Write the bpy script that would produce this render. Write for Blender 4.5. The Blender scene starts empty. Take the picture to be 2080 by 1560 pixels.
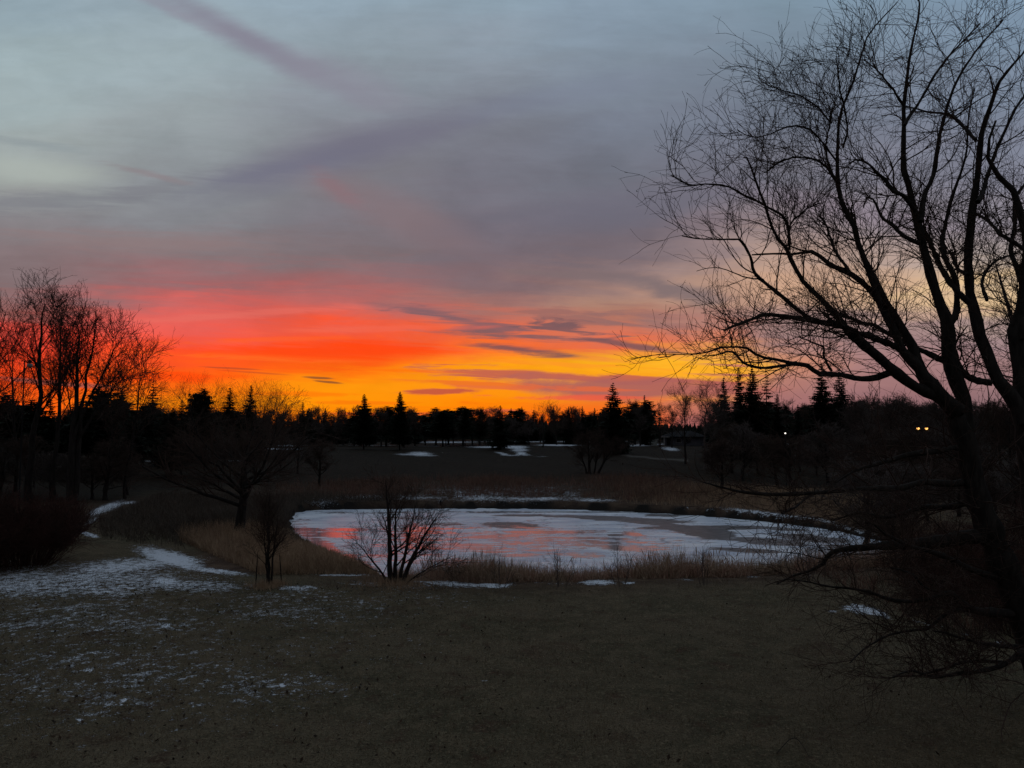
import bpy, math, random
import numpy as np

# ============================================================ camera, exposure, sky
F = 1571.0; PW, PH = 2080, 1560; HORIZON = 880.0
CAMZ = 6.5
PITCH = math.atan((HORIZON - PH / 2) / F)
CP, SP = math.cos(PITCH), math.sin(PITCH)
scene = bpy.context.scene
col = scene.collection
cam_data = bpy.data.cameras.new("camera")
cam = bpy.data.objects.new("camera", cam_data); col.objects.link(cam)
cam.location = (0, 0, CAMZ)
cam.rotation_euler = (math.pi / 2 + PITCH, 0, 0)
cam_data.sensor_width = 36.0
cam_data.lens = 36.0 * F / PW
cam_data.clip_start = 0.1
cam_data.clip_end = 12000
scene.camera = cam
scene.view_settings.view_transform = 'Standard'
scene.view_settings.look = 'None'
scene.view_settings.exposure = 0.0
scene.view_settings.gamma = 1.0
scene.cycles.max_bounces = 5
scene.cycles.diffuse_bounces = 2
scene.cycles.glossy_bounces = 3
scene.cycles.transparent_max_bounces = 8


def lin(c):
    out = []
    for v in c:
        v /= 255.0
        out.append(v / 12.92 if v <= 0.04045 else ((v + 0.055) / 1.055) ** 2.4)
    return out


def ray(px, py):
    a = (px - PW / 2) / F; b = (PH / 2 - py) / F
    return np.array([a, CP - b * SP, SP + b * CP])


def uv_of(px, py):
    d = ray(px, py)
    return d[0] / d[1], d[2] / d[1]


class NT:
    """small helper to write node trees as expressions"""
    def __init__(s, tree): s.t = tree; s.n = tree.nodes; s.l = tree.links
    def new(s, kind, **kw):
        n = s.n.new(kind)
        for k, v in kw.items(): setattr(n, k, v)
        return n
    def put(s, sock, v):
        if isinstance(v, bpy.types.NodeSocket): s.l.new(v, sock)
        elif isinstance(v, (list, tuple)):
            v = list(v)
            if sock.type == 'RGBA' and len(v) == 3: v.append(1.0)
            sock.default_value = v
        else: sock.default_value = v
    def m(s, op, a, b=0.0, c=None):
        n = s.new('ShaderNodeMath', operation=op)
        s.put(n.inputs[0], a); s.put(n.inputs[1], b)
        if c is not None: s.put(n.inputs[2], c)
        return n.outputs[0]
    def ss(s, v, lo, hi, tlo=0.0, thi=1.0, interp='SMOOTHSTEP'):
        n = s.new('ShaderNodeMapRange', interpolation_type=interp)
        s.put(n.inputs[0], v); s.put(n.inputs[1], lo); s.put(n.inputs[2], hi)
        s.put(n.inputs[3], tlo); s.put(n.inputs[4], thi)
        return n.outputs[0]
    def mix(s, f, a, b):
        n = s.new('ShaderNodeMix', data_type='RGBA')
        s.put(n.inputs[0], f); s.put(n.inputs[6], a); s.put(n.inputs[7], b)
        return n.outputs[2]
    def mixf(s, f, a, b):
        n = s.new('ShaderNodeMix', data_type='FLOAT')
        s.put(n.inputs[0], f); s.put(n.inputs[2], a); s.put(n.inputs[3], b)
        return n.outputs[0]
    def comb(s, x, y, z=0.0):
        n = s.new('ShaderNodeCombineXYZ')
        s.put(n.inputs[0], x); s.put(n.inputs[1], y); s.put(n.inputs[2], z)
        return n.outputs[0]
    def noise(s, vec, scale, detail=4.0, rough=0.55, dist=0.0):
        n = s.new('ShaderNodeTexNoise')
        if vec is not None: s.put(n.inputs['Vector'], vec)
        n.inputs['Scale'].default_value = scale; n.inputs['Detail'].default_value = detail
        n.inputs['Roughness'].default_value = rough; n.inputs['Distortion'].default_value = dist
        return n.outputs[0]
    def ramp(s, f, stops):
        n = s.new('ShaderNodeValToRGB')
        e = n.color_ramp.elements
        while len(e) < len(stops): e.new(0.5)
        for i, (p, c) in enumerate(stops):
            e[i].position = p; e[i].color = (*c[:3], 1.0)
        s.put(n.inputs[0], f)
        return n.outputs[0]


# ---- the evening sky: colours by direction (azimuth across, height up), with cloud streaks
ROWS = [-120, 0, 120, 240, 360, 450, 520, 580, 620, 660, 700, 740, 780, 820, 860]
SKY = [
 (0, [(138,164,180),(142,166,179),(154,175,181),(158,175,178),(158,165,162),(132,128,132),(136,118,121),(128,108,110),(155,95,90),(225,82,70),(250,72,50),(255,72,30),(255,76,22),(255,90,18),(255,90,15)]),
 (350, [(142,167,182),(146,167,180),(152,171,179),(150,162,167),(138,144,150),(132,133,139),(136,118,121),(158,105,107),(218,97,90),(236,92,80),(255,78,40),(255,90,24),(255,104,16),(255,138,10),(255,115,5)]),
 (700, [(140,165,182),(142,165,182),(140,156,168),(132,136,148),(124,122,132),(124,118,126),(126,110,114),(160,102,102),(195,100,94),(240,88,60),(255,78,26),(255,98,14),(255,150,10),(255,148,6),(255,116,5)]),
 (1000, [(136,162,182),(138,162,180),(136,149,164),(120,124,138),(114,114,128),(116,109,120),(116,103,112),(130,104,107),(160,112,106),(228,108,76),(248,108,44),(255,162,14),(250,148,16),(255,138,6),(255,94,12)]),
 (1250, [(130,155,178),(132,155,176),(126,142,160),(118,127,146),(110,113,128),(112,105,117),(122,107,114),(152,121,115),(172,130,112),(185,118,100),(236,110,72),(255,178,28),(255,158,22),(240,118,40),(255,106,20)]),
 (1450, [(126,151,174),(127,151,172),(120,136,155),(113,121,141),(112,112,128),(126,112,120),(148,126,126),(178,142,124),(180,140,122),(172,126,116),(214,128,98),(255,184,44),(255,164,34),(196,116,92),(170,100,96)]),
 (1600, [(120,147,170),(120,146,166),(113,131,151),(108,117,136),(120,118,132),(146,130,134),(186,154,138),(208,166,138),(194,154,132),(160,130,126),(158,124,122),(205,140,112),(176,120,110),(162,110,110),(150,100,104)]),
 (1800, [(120,150,176),(121,149,173),(116,135,157),(114,123,143),(126,125,142),(150,137,144),(184,158,146),(212,174,144),(208,172,142),(164,136,132),(160,128,128),(164,124,124),(160,118,118),(148,108,112),(132,98,104)]),
 (2060, [(120,152,182),(122,152,180),(120,141,166),(118,129,151),(130,131,150),(150,141,150),(168,153,147),(216,186,150),(226,191,146),(172,147,140),(160,132,135),(160,125,125),(150,116,118),(138,106,110),(120,94,100)]),
]
# px, py, half width, half height, tilt (degrees, clockwise), colour, opacity, softness, fine streaks
CLOUDS = [
 (500, 78, 230, 30, 28, (132,128,144), .85, 1.0, .45),
 (350, 22, 120, 12, 24, (142,142,156), .6, 1.0, .5),
 (700, 165, 160, 40, 22, (138,136,150), .6, 1.0, .45),
 (720, 300, 330, 44, -16, (112,110,127), .8, 1.0, .45),
 (560, 345, 160, 22, -12, (112,112,130), .6, 1.0, .45),
 (820, 440, 210, 44, 24, (136,114,118), .55, 1.0, .45),
 (680, 380, 60, 20, 35, (140,110,116), .6, 1.0, .45),
 (60, 345, 170, 30, 8, (172,180,174), .7, 1.0, .5),
 (70, 293, 130, 10, 8, (142,152,156), .7, 1.0, .7),
 (80, 410, 230, 22, -3, (122,124,132), .6, 1.0, .5),
 (300, 385, 120, 18, -14, (122,122,130), .5, 1.0, .6),
 (310, 355, 90, 7, 14, (140,130,134), .7, 1.0, .6),
 (300, 490, 260, 22, 2, (144,122,122), .5, 1.0, .6),
 (1250, 420, 300, 40, -8, (108,107,121), .6, 1.0, .5),
 (1150, 190, 220, 30, -12, (124,132,150), .5, 1.0, .5),
 (1750, 430, 260, 26, 10, (142,128,142), .5, 1.0, .5),
 (1340, 582, 150, 26, 12, (122,107,110), .85, .7, 1.0),
 (1180, 560, 130, 9, 3, (126,108,110), .8, .8, 1.0),
 (1180, 648, 130, 22, 6, (146,104,100), .75, .7, 1.1),
 (1330, 655, 110, 22, 8, (142,108,106), .7, .8, 1.0),
 (860, 632, 105, 11, 10, (130, 96, 102), 0.92, 0.85, 1.05),
 (980, 657, 150, 17, 9, (130, 95, 100), 0.92, 0.85, 1.1550000000000002),
 (1060, 683, 150, 9, 3, (130, 92, 94), 0.92, 0.85, 1.1550000000000002),
 (1130, 665, 100, 14, 6, (120,88,92), .9, .5, 1.1),
 (1045, 709, 120, 9, 6, (122, 82, 84), 0.92, 0.85, 0.9450000000000001),
 (1265, 700, 120, 6, 8, (126, 86, 88), 0.92, 0.85, 0.9450000000000001),
 (1150, 766, 330, 13, 3, (196,98,76), .95, .5, 1.1),
 (1330, 790, 330, 25, 2, (172,98,92), .95, .5, 1.0),
 (1080, 785, 200, 8, 2, (226,102,60), .8, .6, 1.0),
 (1200, 808, 190, 6, 1, (236,92,66), .8, .6, 1.0),
 (880, 796, 85, 7, 0, (196,86, 62), .95, .5, .8),
 (800, 752, 120, 4, 2, (255,112,10), .7, .8, .9),
 (950, 778, 130, 4, 2, (240,118,34), .8, .7, 1.0),
 (760, 818, 190, 4, 0, (250,118,10), .7, .8, 1.0),
 (620, 800, 160, 5, 1, (255,120,8), .7, .8, 1.0),
 (1180, 742, 190, 4, 3, (255,150,40), .6, .8, 1.0),
 (560, 690, 240, 6, -2, (255,96,40), .6, .8, 1.0),
 (760, 668, 200, 8, -2, (240,104,80), .6, .8, 1.0),
 (480, 640, 240, 8, -4, (228,112,100), .5, .8, 1.0),
 (900, 842, 170, 6, 0, (226,92,40), .9, .6, .9),
 (1010, 835, 110, 4, 0, (206,92,60), .8, .6, .9),
 (655, 768, 36, 3, 3, (150,84,40), .9, .5, .6),
 (668, 776, 34, 3, 5, (150,84,40), .9, .5, .6),
 (470, 748, 60, 2, 3, (180,70,40), .7, .6, .6),
 (520, 757, 70, 2, 4, (190,76,36), .6, .6, .6),
 (560, 728, 200, 7, 2, (255,120,40), .6, .8, .9),
 (120, 779, 130, 7, 5, (150,84,76), .8, .6, .6),
 (690, 715, 260, 20, 0, (255,66,10), .7, .9, .8),
 (330, 765, 160, 12, 0, (255,72,8), .8, .8, .8),
 (1480, 742, 80, 4, 3, (200,118,96), .9, .6, .9),
 (1490, 762, 90, 4, 2, (196,112,92), .9, .6, .9),
 (1950, 575, 200, 12, -12, (236,200,150), .6, .8, .8),
 (1900, 640, 200, 10, -6, (205,168,145), .6, .8, .8),
]
world = bpy.data.worlds.new("World"); scene.world = world
world.use_nodes = True
wt = world.node_tree; wt.nodes.clear()
W = NT(wt)
tc = W.new('ShaderNodeTexCoord')
sx = W.new('ShaderNodeSeparateXYZ'); W.l.new(tc.outputs['Generated'], sx.inputs[0])
X, Y, Z = sx.outputs
yc = W.m('MAXIMUM', Y, 0.22)
U = W.m('DIVIDE', X, yc); V = W.m('DIVIDE', Z, yc)
V0, V1 = uv_of(0, 900)[1], uv_of(0, -130)[1]
warp_vec = W.comb(W.m('MULTIPLY', U, 1.6), W.m('MULTIPLY', W.m('ADD', V, W.m('MULTIPLY', U, -0.12)), 9.0), 0.0)
n_big = W.noise(warp_vec, 1.7, 4.0, 0.5, 0.15)
fine_vec = W.comb(W.m('MULTIPLY', U, 5.0), W.m('MULTIPLY', W.m('ADD', V, W.m('MULTIPLY', U, 0.04)), 52.0), 3.7)
n_fine = W.noise(fine_vec, 1.9, 8.0, 0.64, 0.7)
wisp_vec = W.comb(W.m('MULTIPLY', W.m('ADD', U, W.m('MULTIPLY', V, 1.4)), 2.2), W.m('MULTIPLY', W.m('ADD', V, W.m('MULTIPLY', U, -0.22)), 9.0), 9.1)
mid_vec = W.comb(W.m('MULTIPLY', U, 2.2), W.m('MULTIPLY', W.m('ADD', V, W.m('MULTIPLY', U, 0.05)), 24.0), 6.3)
n_mid = W.noise(mid_vec, 1.3, 6.0, 0.6, 0.5)
n_wisp = W.noise(wisp_vec, 2.6, 6.0, 0.56, 0.25)
amp = W.ss(V, 0.03, 0.45, 0.006, 0.09)
Vw = W.m('ADD', V, W.m('MULTIPLY', W.m('SUBTRACT', n_big, 0.5), amp))
Vw = W.m('ADD', Vw, W.m('MULTIPLY', W.m('SUBTRACT', n_fine, 0.5), W.ss(V, .02, .3, .03, .04)))
Vw = W.m('ADD', Vw, W.m('MULTIPLY', W.m('SUBTRACT', n_mid, 0.5), W.m('MULTIPLY', W.ss(V, .02, .10, .02, .075), W.ss(V, .30, .16, .3, 1.0))))
Uw = W.m('ADD', U, W.m('MULTIPLY', W.m('SUBTRACT', n_wisp, 0.5), 0.16))
fv = W.ss(Vw, V0, V1, 0.0, 1.0, 'LINEAR')
pos = [(uv_of(0, r)[1] - V0) / (V1 - V0) for r in ROWS]
def grey(c, r):
    k = .22 if r < 420 else (.08 if r < 540 else 0.0)
    m_ = sum(c) / 3 * .985
    return [v * (1 - k) + m_ * k for v in c]


acc = None; prev_u = None
for px, cols in SKY:
    stops = sorted([(min(max(p, 0), 1), lin(grey(c, r_))) for p, c, r_ in zip(pos, cols, ROWS)], key=lambda q: q[0])
    c = W.ramp(fv, stops)
    u = (px - PW / 2) / F / CP
    if acc is None: acc = c
    else: acc = W.mix(W.ss(Uw, prev_u, u, 0, 1), acc, c)
    prev_u = u
# thin high veil: slight lightening and darkening along the wisps
veil = W.ss(n_wisp, 0.30, 0.72, 0.955, 1.045)
veil = W.m('MULTIPLY', veil, W.ss(n_mid, .32, .68, .98, 1.02))
mot_vec = W.comb(W.m('ADD', W.m('MULTIPLY', U, 7.0), W.m('MULTIPLY', V, 5.0)), W.m('SUBTRACT', W.m('MULTIPLY', V, 13.0), W.m('MULTIPLY', U, 1.5)), 1.2)
veil = W.m('MULTIPLY', veil, W.ss(W.noise(mot_vec, 1.5, 6.0, 0.62, 0.4), .3, .7, .955, 1.045))
veil = W.mixf(W.ss(V, 0.0, 0.1), 1.0, veil)
acc = W.mix(1.0, acc, acc)
vm = W.new('ShaderNodeVectorMath', operation='SCALE'); W.put(vm.inputs[0], acc); W.put(vm.inputs[3], veil)
acc = vm.outputs[0]
for (cx, cy, hw, hh, ang, c, op, soft, fs) in CLOUDS:
    u0, v0 = uv_of(cx, cy); a = math.radians(-ang)
    du = W.m('SUBTRACT', U, u0); dv = W.m('SUBTRACT', V, v0)
    ca, sa = math.cos(a), math.sin(a)
    lu = W.m('MULTIPLY', W.m('ADD', W.m('MULTIPLY', du, ca), W.m('MULTIPLY', dv, sa)), F / hw)
    lv = W.m('MULTIPLY', W.m('SUBTRACT', W.m('MULTIPLY', dv, ca), W.m('MULTIPLY', du, sa)), F / hh)
    r2 = W.m('ADD', W.m('MULTIPLY', lu, lu), W.m('MULTIPLY', lv, lv))
    nn = n_fine if hh < 24 else n_wisp
    d = W.m('ADD', W.m('SQRT', r2), W.m('MULTIPLY', W.m('SUBTRACT', nn, 0.5), (3.8 if hh < 24 else 2.6) * fs))
    mask = W.ss(d, 0.75 + 0.75 * soft, 0.75 - 0.6 * soft, 0.0, op)
    acc = W.mix(mask, acc, lin(c))
# away from the sunset: overhead and behind the viewer the dusk sky is a dull blue grey
top = lin((134, 148, 160)); back = lin((92, 91, 100)); low = lin((44, 42, 46))
gen = W.mix(W.ss(Z, 0.45, 0.95), back, top)
gen = W.mix(W.ss(Z, 0.30, -0.05), gen, low)
front = W.m('MULTIPLY', W.ss(Y, 0.10, 0.62), W.ss(Z, 0.86, 0.6))
acc = W.mix(front, gen, acc)
nish = W.new('ShaderNodeTexSky', sky_type='NISHITA')
nish.sun_disc = False; nish.sun_elevation = math.radians(-3.0); nish.sun_rotation = math.radians(-4.0)
add = W.new('ShaderNodeVectorMath', operation='MULTIPLY_ADD')
W.put(add.inputs[0], nish.outputs[0]); add.inputs[1].default_value = (0.01, 0.01, 0.01); W.put(add.inputs[2], acc)
bg = W.new('ShaderNodeBackground'); W.put(bg.inputs[0], add.outputs[0]); bg.inputs[1].default_value = 1.0
wo = W.new('ShaderNodeOutputWorld'); W.l.new(bg.outputs[0], wo.inputs[0])
SKY_ONLY = False

# ============================================================ helpers
rng = np.random.default_rng(11)


def sstep(a, b, x):
    t = np.clip((x - a) / (b - a), 0, 1)
    return t * t * (3 - 2 * t)


def tag(o, label=None, cat=None, group=None, kind=None):
    if label: o['label'] = label
    if cat: o['category'] = cat
    if group: o['group'] = group
    if kind: o['kind'] = kind
    return o


def mesh_obj(name, V_, Fc, mat, parent=None, smooth=True, loc=None):
    me = bpy.data.meshes.new(name)
    V_ = np.ascontiguousarray(V_, dtype=np.float32); Fc = np.ascontiguousarray(Fc, dtype=np.int32)
    k = Fc.shape[1]
    me.vertices.add(len(V_)); me.vertices.foreach_set('co', V_.ravel())
    me.loops.add(Fc.size); me.loops.foreach_set('vertex_index', Fc.ravel())
    me.polygons.add(len(Fc)); me.polygons.foreach_set('loop_start', np.arange(0, Fc.size, k, dtype=np.int32))
    me.polygons.foreach_set('loop_total', np.full(len(Fc), k, dtype=np.int32))
    me.polygons.foreach_set('use_smooth', np.full(len(Fc), smooth, dtype=bool))
    me.update(calc_edges=True); me.validate()
    me.materials.append(mat)
    o = bpy.data.objects.new(name, me); col.objects.link(o)
    if parent is not None: o.parent = parent
    if loc is not None: o.location = loc
    return o


def add_attr(o, name, arr):
    a = o.data.attributes.new(name, 'FLOAT', 'POINT')
    a.data.foreach_set('value', np.ascontiguousarray(arr, dtype=np.float32))


def empty(name, loc, rz=0.0, **kw):
    o = bpy.data.objects.new(name, None); col.objects.link(o)
    o.location = loc; o.rotation_euler = (0, 0, rz)
    o.empty_display_size = 0.2
    return tag(o, **kw)


def copy_thing(root, loc, rz, sc, **kw):
    r = root.copy(); col.objects.link(r)
    r.location = loc; r.rotation_euler = (0, 0, rz); r.scale = sc
    for ch in list(root.children):
        c = ch.copy(); col.objects.link(c); c.parent = r
    tag(r, **kw)
    return r


# ---- ground height
POND_Z = -1.3
POND_PX = [(600,1037),(700,1034),(900,1033),(1100,1033),(1250,1038),(1400,1046),(1550,1058),(1680,1075),(1760,1092),(1830,1113),
           (1845,1135),(1795,1158),(1650,1176),(1400,1190),(1200,1196),(1000,1198),(900,1197),(845,1187),(797,1173),(755,1164),(700,1138),(640,1112),(602,1092),(586,1066)]


def at_z(px, py, z):
    d = ray(px, py); t = (z - CAMZ) / d[2]
    return np.array([d[0] * t, d[1] * t, z])


POND = np.array([at_z(a, b, POND_Z)[:2] for a, b in POND_PX])
# round the outline
for _ in range(2):
    nx = np.roll(POND, -1, axis=0)
    POND = np.stack([0.75 * POND + 0.25 * nx, 0.25 * POND + 0.75 * nx], axis=1).reshape(-1, 2)


def pond_sd(x, y):
    shp = x.shape; p = np.stack([x.ravel(), y.ravel()], 1)
    best = np.full(len(p), 1e9); inside = np.zeros(len(p), bool)
    for i in range(len(POND)):
        a = POND[i]; b = POND[(i + 1) % len(POND)]
        ab = b - a; t = np.clip(((p - a) @ ab) / (ab @ ab), 0, 1)
        q = a + t[:, None] * ab
        best = np.minimum(best, ((p - q) ** 2).sum(1))
        c = (a[1] > p[:, 1]) != (b[1] > p[:, 1])
        with np.errstate(divide='ignore', invalid='ignore'):
            xi = a[0] + (p[:, 1] - a[1]) / (b[1] - a[1]) * (b[0] - a[0])
        inside ^= c & (p[:, 0] < xi)
    d = np.sqrt(best)
    return np.where(inside, -d, d).reshape(shp)


def ground_h(x, y):
    x = np.asarray(x, float); y = np.asarray(y, float)
    r = np.hypot(x, y)
    base = 3.4 * sstep(88, 190, r) * (y > 0) + 0.10 * np.sin(x * 0.21 + 1.3) * np.sin(y * 0.17) + 0.05 * np.sin(x * 0.5 + y * 0.33)
    base = base + 0.25 * sstep(45, 90, y) * np.sin(x * 0.07 + 0.6)
    base = base * sstep(6, 14, r)
    sd = pond_sd(x, y)
    sd = sd + 0.25 * np.sin(x * 1.7) * np.sin(y * 1.3) + 0.15 * np.sin(x * 3.9 + y * 2.7)
    far = sstep(60, 72, y)
    wid = 5.0 + 8.0 * far
    cut = 0.22 + 0.46 * far
    rim = POND_Z + cut * sstep(0.0, 0.45, sd)
    z = rim + (base - rim) * sstep(0.3, wid, sd)
    zin = POND_Z - 0.04 - 0.4 * np.clip(-sd, 0, 2)
    return np.where(sd > 0, z, zin)


def gh(x, y): return float(ground_h(np.array([x]), np.array([y]))[0])


def on_ground(px, py):
    d = ray(px, py)
    ts = np.geomspace(8, 900, 1500)
    x = d[0] * ts; y = d[1] * ts; z = CAMZ + d[2] * ts
    g = ground_h(x, y)
    k = np.argmax(z <= g)
    if z[k] > g[k]: k = len(ts) - 1
    return np.array([x[k], y[k], g[k]])


def at_dist(px, dist):
    """point on the ground at this distance forward, under picture column px"""
    d = ray(px, HORIZON); x = d[0] / d[1] * dist
    return np.array([x, dist, gh(x, dist)])


def z_of(py, dist):
    d = ray(PW / 2, py); return CAMZ + d[2] / d[1] * dist


def P(px, py, dist):
    d = ray(px, py); return np.array([d[0] / d[1] * dist, dist, CAMZ + d[2] / d[1] * dist])


def to_px(v):
    x, y, z = v[:, 0], v[:, 1], v[:, 2] - CAMZ
    fw = np.maximum(y * CP + z * SP, 0.01); up = -y * SP + z * CP
    return PW / 2 + F * x / fw, PH / 2 - F * up / fw


# ============================================================ materials
def material(name, build):
    m = bpy.data.materials.new(name); m.use_nodes = True
    t = m.node_tree; t.nodes.clear(); T = NT(t)
    out = T.new('ShaderNodeOutputMaterial'); b = T.new('ShaderNodeBsdfPrincipled')
    T.l.new(b.outputs[0], out.inputs[0])
    build(T, b)
    return m


def bark(name, c1, c2, scale=6.0, rough=0.95):
    def f(T, b):
        tcn = T.new('ShaderNodeTexCoord')
        mp = T.new('ShaderNodeMapping'); T.l.new(tcn.outputs['Object'], mp.inputs[0]); mp.inputs['Scale'].default_value = (1, 1, 0.25)
        n = T.noise(mp.outputs[0], scale, 5.0, 0.65)
        T.put(b.inputs['Base Color'], T.mix(T.ss(n, 0.35, 0.65), c1, c2))
        b.inputs['Roughness'].default_value = rough
        b.inputs['Specular IOR Level'].default_value = 0.15
        bp = T.new('ShaderNodeBump'); bp.inputs['Strength'].default_value = 0.5; bp.inputs['Distance'].default_value = 0.02
        T.put(bp.inputs['Height'], n); T.l.new(bp.outputs[0], b.inputs['Normal'])
    return material(name, f)


def varied(name, c1, c2, c3, scale=0.7, rough=0.95):
    def f(T, b):
        g = T.new('ShaderNodeNewGeometry')
        n = T.noise(g.outputs['Position'], scale, 4.0, 0.6)
        n2 = T.noise(g.outputs['Position'], scale * 9.0, 2.0, 0.6)
        c = T.mix(T.ss(n, 0.38, 0.62), c1, c2)
        c = T.mix(T.ss(n2, 0.45, 0.72), c, c3)
        T.put(b.inputs['Base Color'], c)
        b.inputs['Roughness'].default_value = rough
        b.inputs['Specular IOR Level'].default_value = 0.1
    return material(name, f)


M_BARK = bark('willow_bark', (.016, .013, .011), (.038, .032, .027), 9.0)
M_TWIG = varied('twig_bark', (.055, .038, .030), (.070, .043, .034), (.085, .060, .046), 0.5)
M_DARKBARK = bark('dark_bark', (.016, .013, .012), (.034, .028, .024), 5.0)
M_REDTWIG = varied('red_twigs', (.062, .026, .020), (.040, .022, .018), (.085, .04, .03), 0.6)
M_GREYTWIG = varied('grey_twigs', (.075, .058, .052), (.10, .080, .070), (.13, .104, .09), 0.6)
M_NEEDLE = varied('needles', (.014, .020, .014), (.020, .026, .017), (.026, .028, .018), 0.9)
M_TAN = varied('tan_grass', (.37, .25, .155), (.27, .18, .115), (.47, .33, .21), 0.55)
M_REED = varied('reed_grass', (.36, .205, .145), (.31, .225, .15), (.46, .33, .225), 0.8)
M_BRUSH = varied('bank_brush', (.19, .095, .070), (.11, .075, .056), (.27, .17, .12), 0.35)
M_WEED = varied('grey_weeds', (.085, .068, .052), (.060, .050, .042), (.15, .11, .08), 0.5)
M_LAWNBLADE = varied('lawn_blades', (.148, .108, .064), (.112, .086, .048), (.235, .17, .105), 0.35)
M_LEAF = varied('dead_leaves', (.035, .022, .014), (.020, .014, .010), (.060, .035, .020), 1.2)
M_WOOD = bark('weathered_wood', (.045, .035, .028), (.080, .066, .054), 4.0)


def plain(name, c, rough=0.7, emit=None, strength=0.0, metallic=0.0, spec=0.2):
    def f(T, b):
        g = T.new('ShaderNodeNewGeometry')
        n = T.noise(g.outputs['Position'], 1.7, 5.0, 0.6)
        T.put(b.inputs['Base Color'], T.mix(T.ss(n, 0.3, 0.7), [v * 0.8 for v in c], [min(1, v * 1.15) for v in c]))
        b.inputs['Roughness'].default_value = rough; b.inputs['Metallic'].default_value = metallic; b.inputs['Specular IOR Level'].default_value = spec
        if emit:
            T.put(b.inputs['Emission Color'], emit); b.inputs['Emission Strength'].default_value = strength
    return material(name, f)


M_STEEL = plain('painted_steel', (.014, .014, .014), 0.8, spec=0.05)
M_GLASSY = plain('frosted_globe', (.30, .31, .28), 0.35)
M_SIDING = plain('grey_siding', (.10, .10, .11), 0.8)
M_TRIM = plain('pale_trim', (.36, .34, .32), 0.7)
M_ROOF = plain('roof_shingles', (.018, .017, .019), 0.95)
M_BOX = plain('pale_painted_board', (.34, .35, .31), 0.7)
M_PANE = plain('dark_pane', (.02, .022, .026), 0.1)
M_WARM = plain('lit_warm_lamp', (.8, .7, .5), 0.5, lin((255, 178, 90)), 2.2)
M_WHITE = plain('lit_white_lamp', (.8, .8, .8), 0.5, lin((255, 246, 232)), 2.0)


def ground_build(T, b):
    g = T.new('ShaderNodeNewGeometry'); pos_ = g.outputs['Position']
    def at(n):
        a = T.new('ShaderNodeAttribute'); a.attribute_name = n; return a.outputs['Fac']
    snow, brown, mud, path, field = at('snow'), at('brown'), at('mud'), at('path'), at('field')
    big = T.noise(pos_, 0.16, 5.0, 0.6); mid = T.noise(pos_, 1.1, 6.0, 0.65); fin = T.noise(pos_, 9.0, 6.0, 0.7)
    tuft = T.noise(pos_, 26.0, 3.0, 0.6)
    c = T.mix(T.ss(big, 0.38, 0.62), (.076, .066, .039), (.120, .092, .058))
    c = T.mix(T.ss(mid, 0.42, 0.70), c, (.145, .110, .068))
    c = T.mix(T.ss(mid, 0.46, 0.30), c, (.078, .046, .030))
    worn = T.noise(pos_, 0.34, 4.0, 0.6, 0.6)
    c = T.mix(T.ss(worn, 0.58, 0.70, 0, .75), c, (.070, .040, .026))
    c = T.mix(T.ss(fin, 0.48, 0.70), c, (.20, .158, .098))
    c = T.mix(T.ss(tuft, 0.50, 0.34, 0.0, .9), c, (.026, .021, .013))
    c = T.mix(brown, c, T.mix(T.ss(mid, .35, .65), (.060, .036, .026), (.120, .078, .052)))
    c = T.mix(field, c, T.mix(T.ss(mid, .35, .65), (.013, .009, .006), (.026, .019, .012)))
    c = T.mix(path, c, (.10, .09, .078))
    c = T.mix(mud, c, (.016, .013, .011))
    # snow lies in the hollows between the grass tufts
    speck = T.noise(pos_, 3.2, 6.0, 0.7, 0.3); grain = T.noise(pos_, 15.0, 4.0, 0.7); drift = T.noise(pos_, 0.55, 3.0, 0.5)
    sn = T.m('ADD', T.m('ADD', T.m('MULTIPLY', speck, 0.50), T.m('MULTIPLY', grain, 0.40)), T.m('MULTIPLY', drift, 0.10))
    th = T.ss(snow, 0.0, 1.0, 0.665, 0.375, 'LINEAR')
    mask = T.ss(sn, th, T.m('ADD', th, 0.055))
    mask = T.m('MULTIPLY', mask, T.m('MULTIPLY', T.ss(snow, 0.03, 0.14), T.ss(snow, .2, .8, .62, 1.0)))
    c = T.mix(mask, c, T.mix(T.ss(grain, .3, .7), (.62, .66, .74), (.80, .83, .88)))
    T.put(b.inputs['Base Color'], c)
    b.inputs['Roughness'].default_value = 0.95; b.inputs['Specular IOR Level'].default_value = 0.08
    h = T.m('ADD', T.m('ADD', T.m('MULTIPLY', fin, 0.6), T.m('MULTIPLY', mid, 1.6)), T.m('ADD', T.m('MULTIPLY', tuft, 0.25), T.m('MULTIPLY', mask, 0.5)))
    bp = T.new('ShaderNodeBump'); bp.inputs['Strength'].default_value = 0.9; bp.inputs['Distance'].default_value = 0.12
    T.put(bp.inputs['Height'], h); T.l.new(bp.outputs[0], b.inputs['Normal'])


M_GROUND = material('lawn_and_snow', ground_build)


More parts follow.
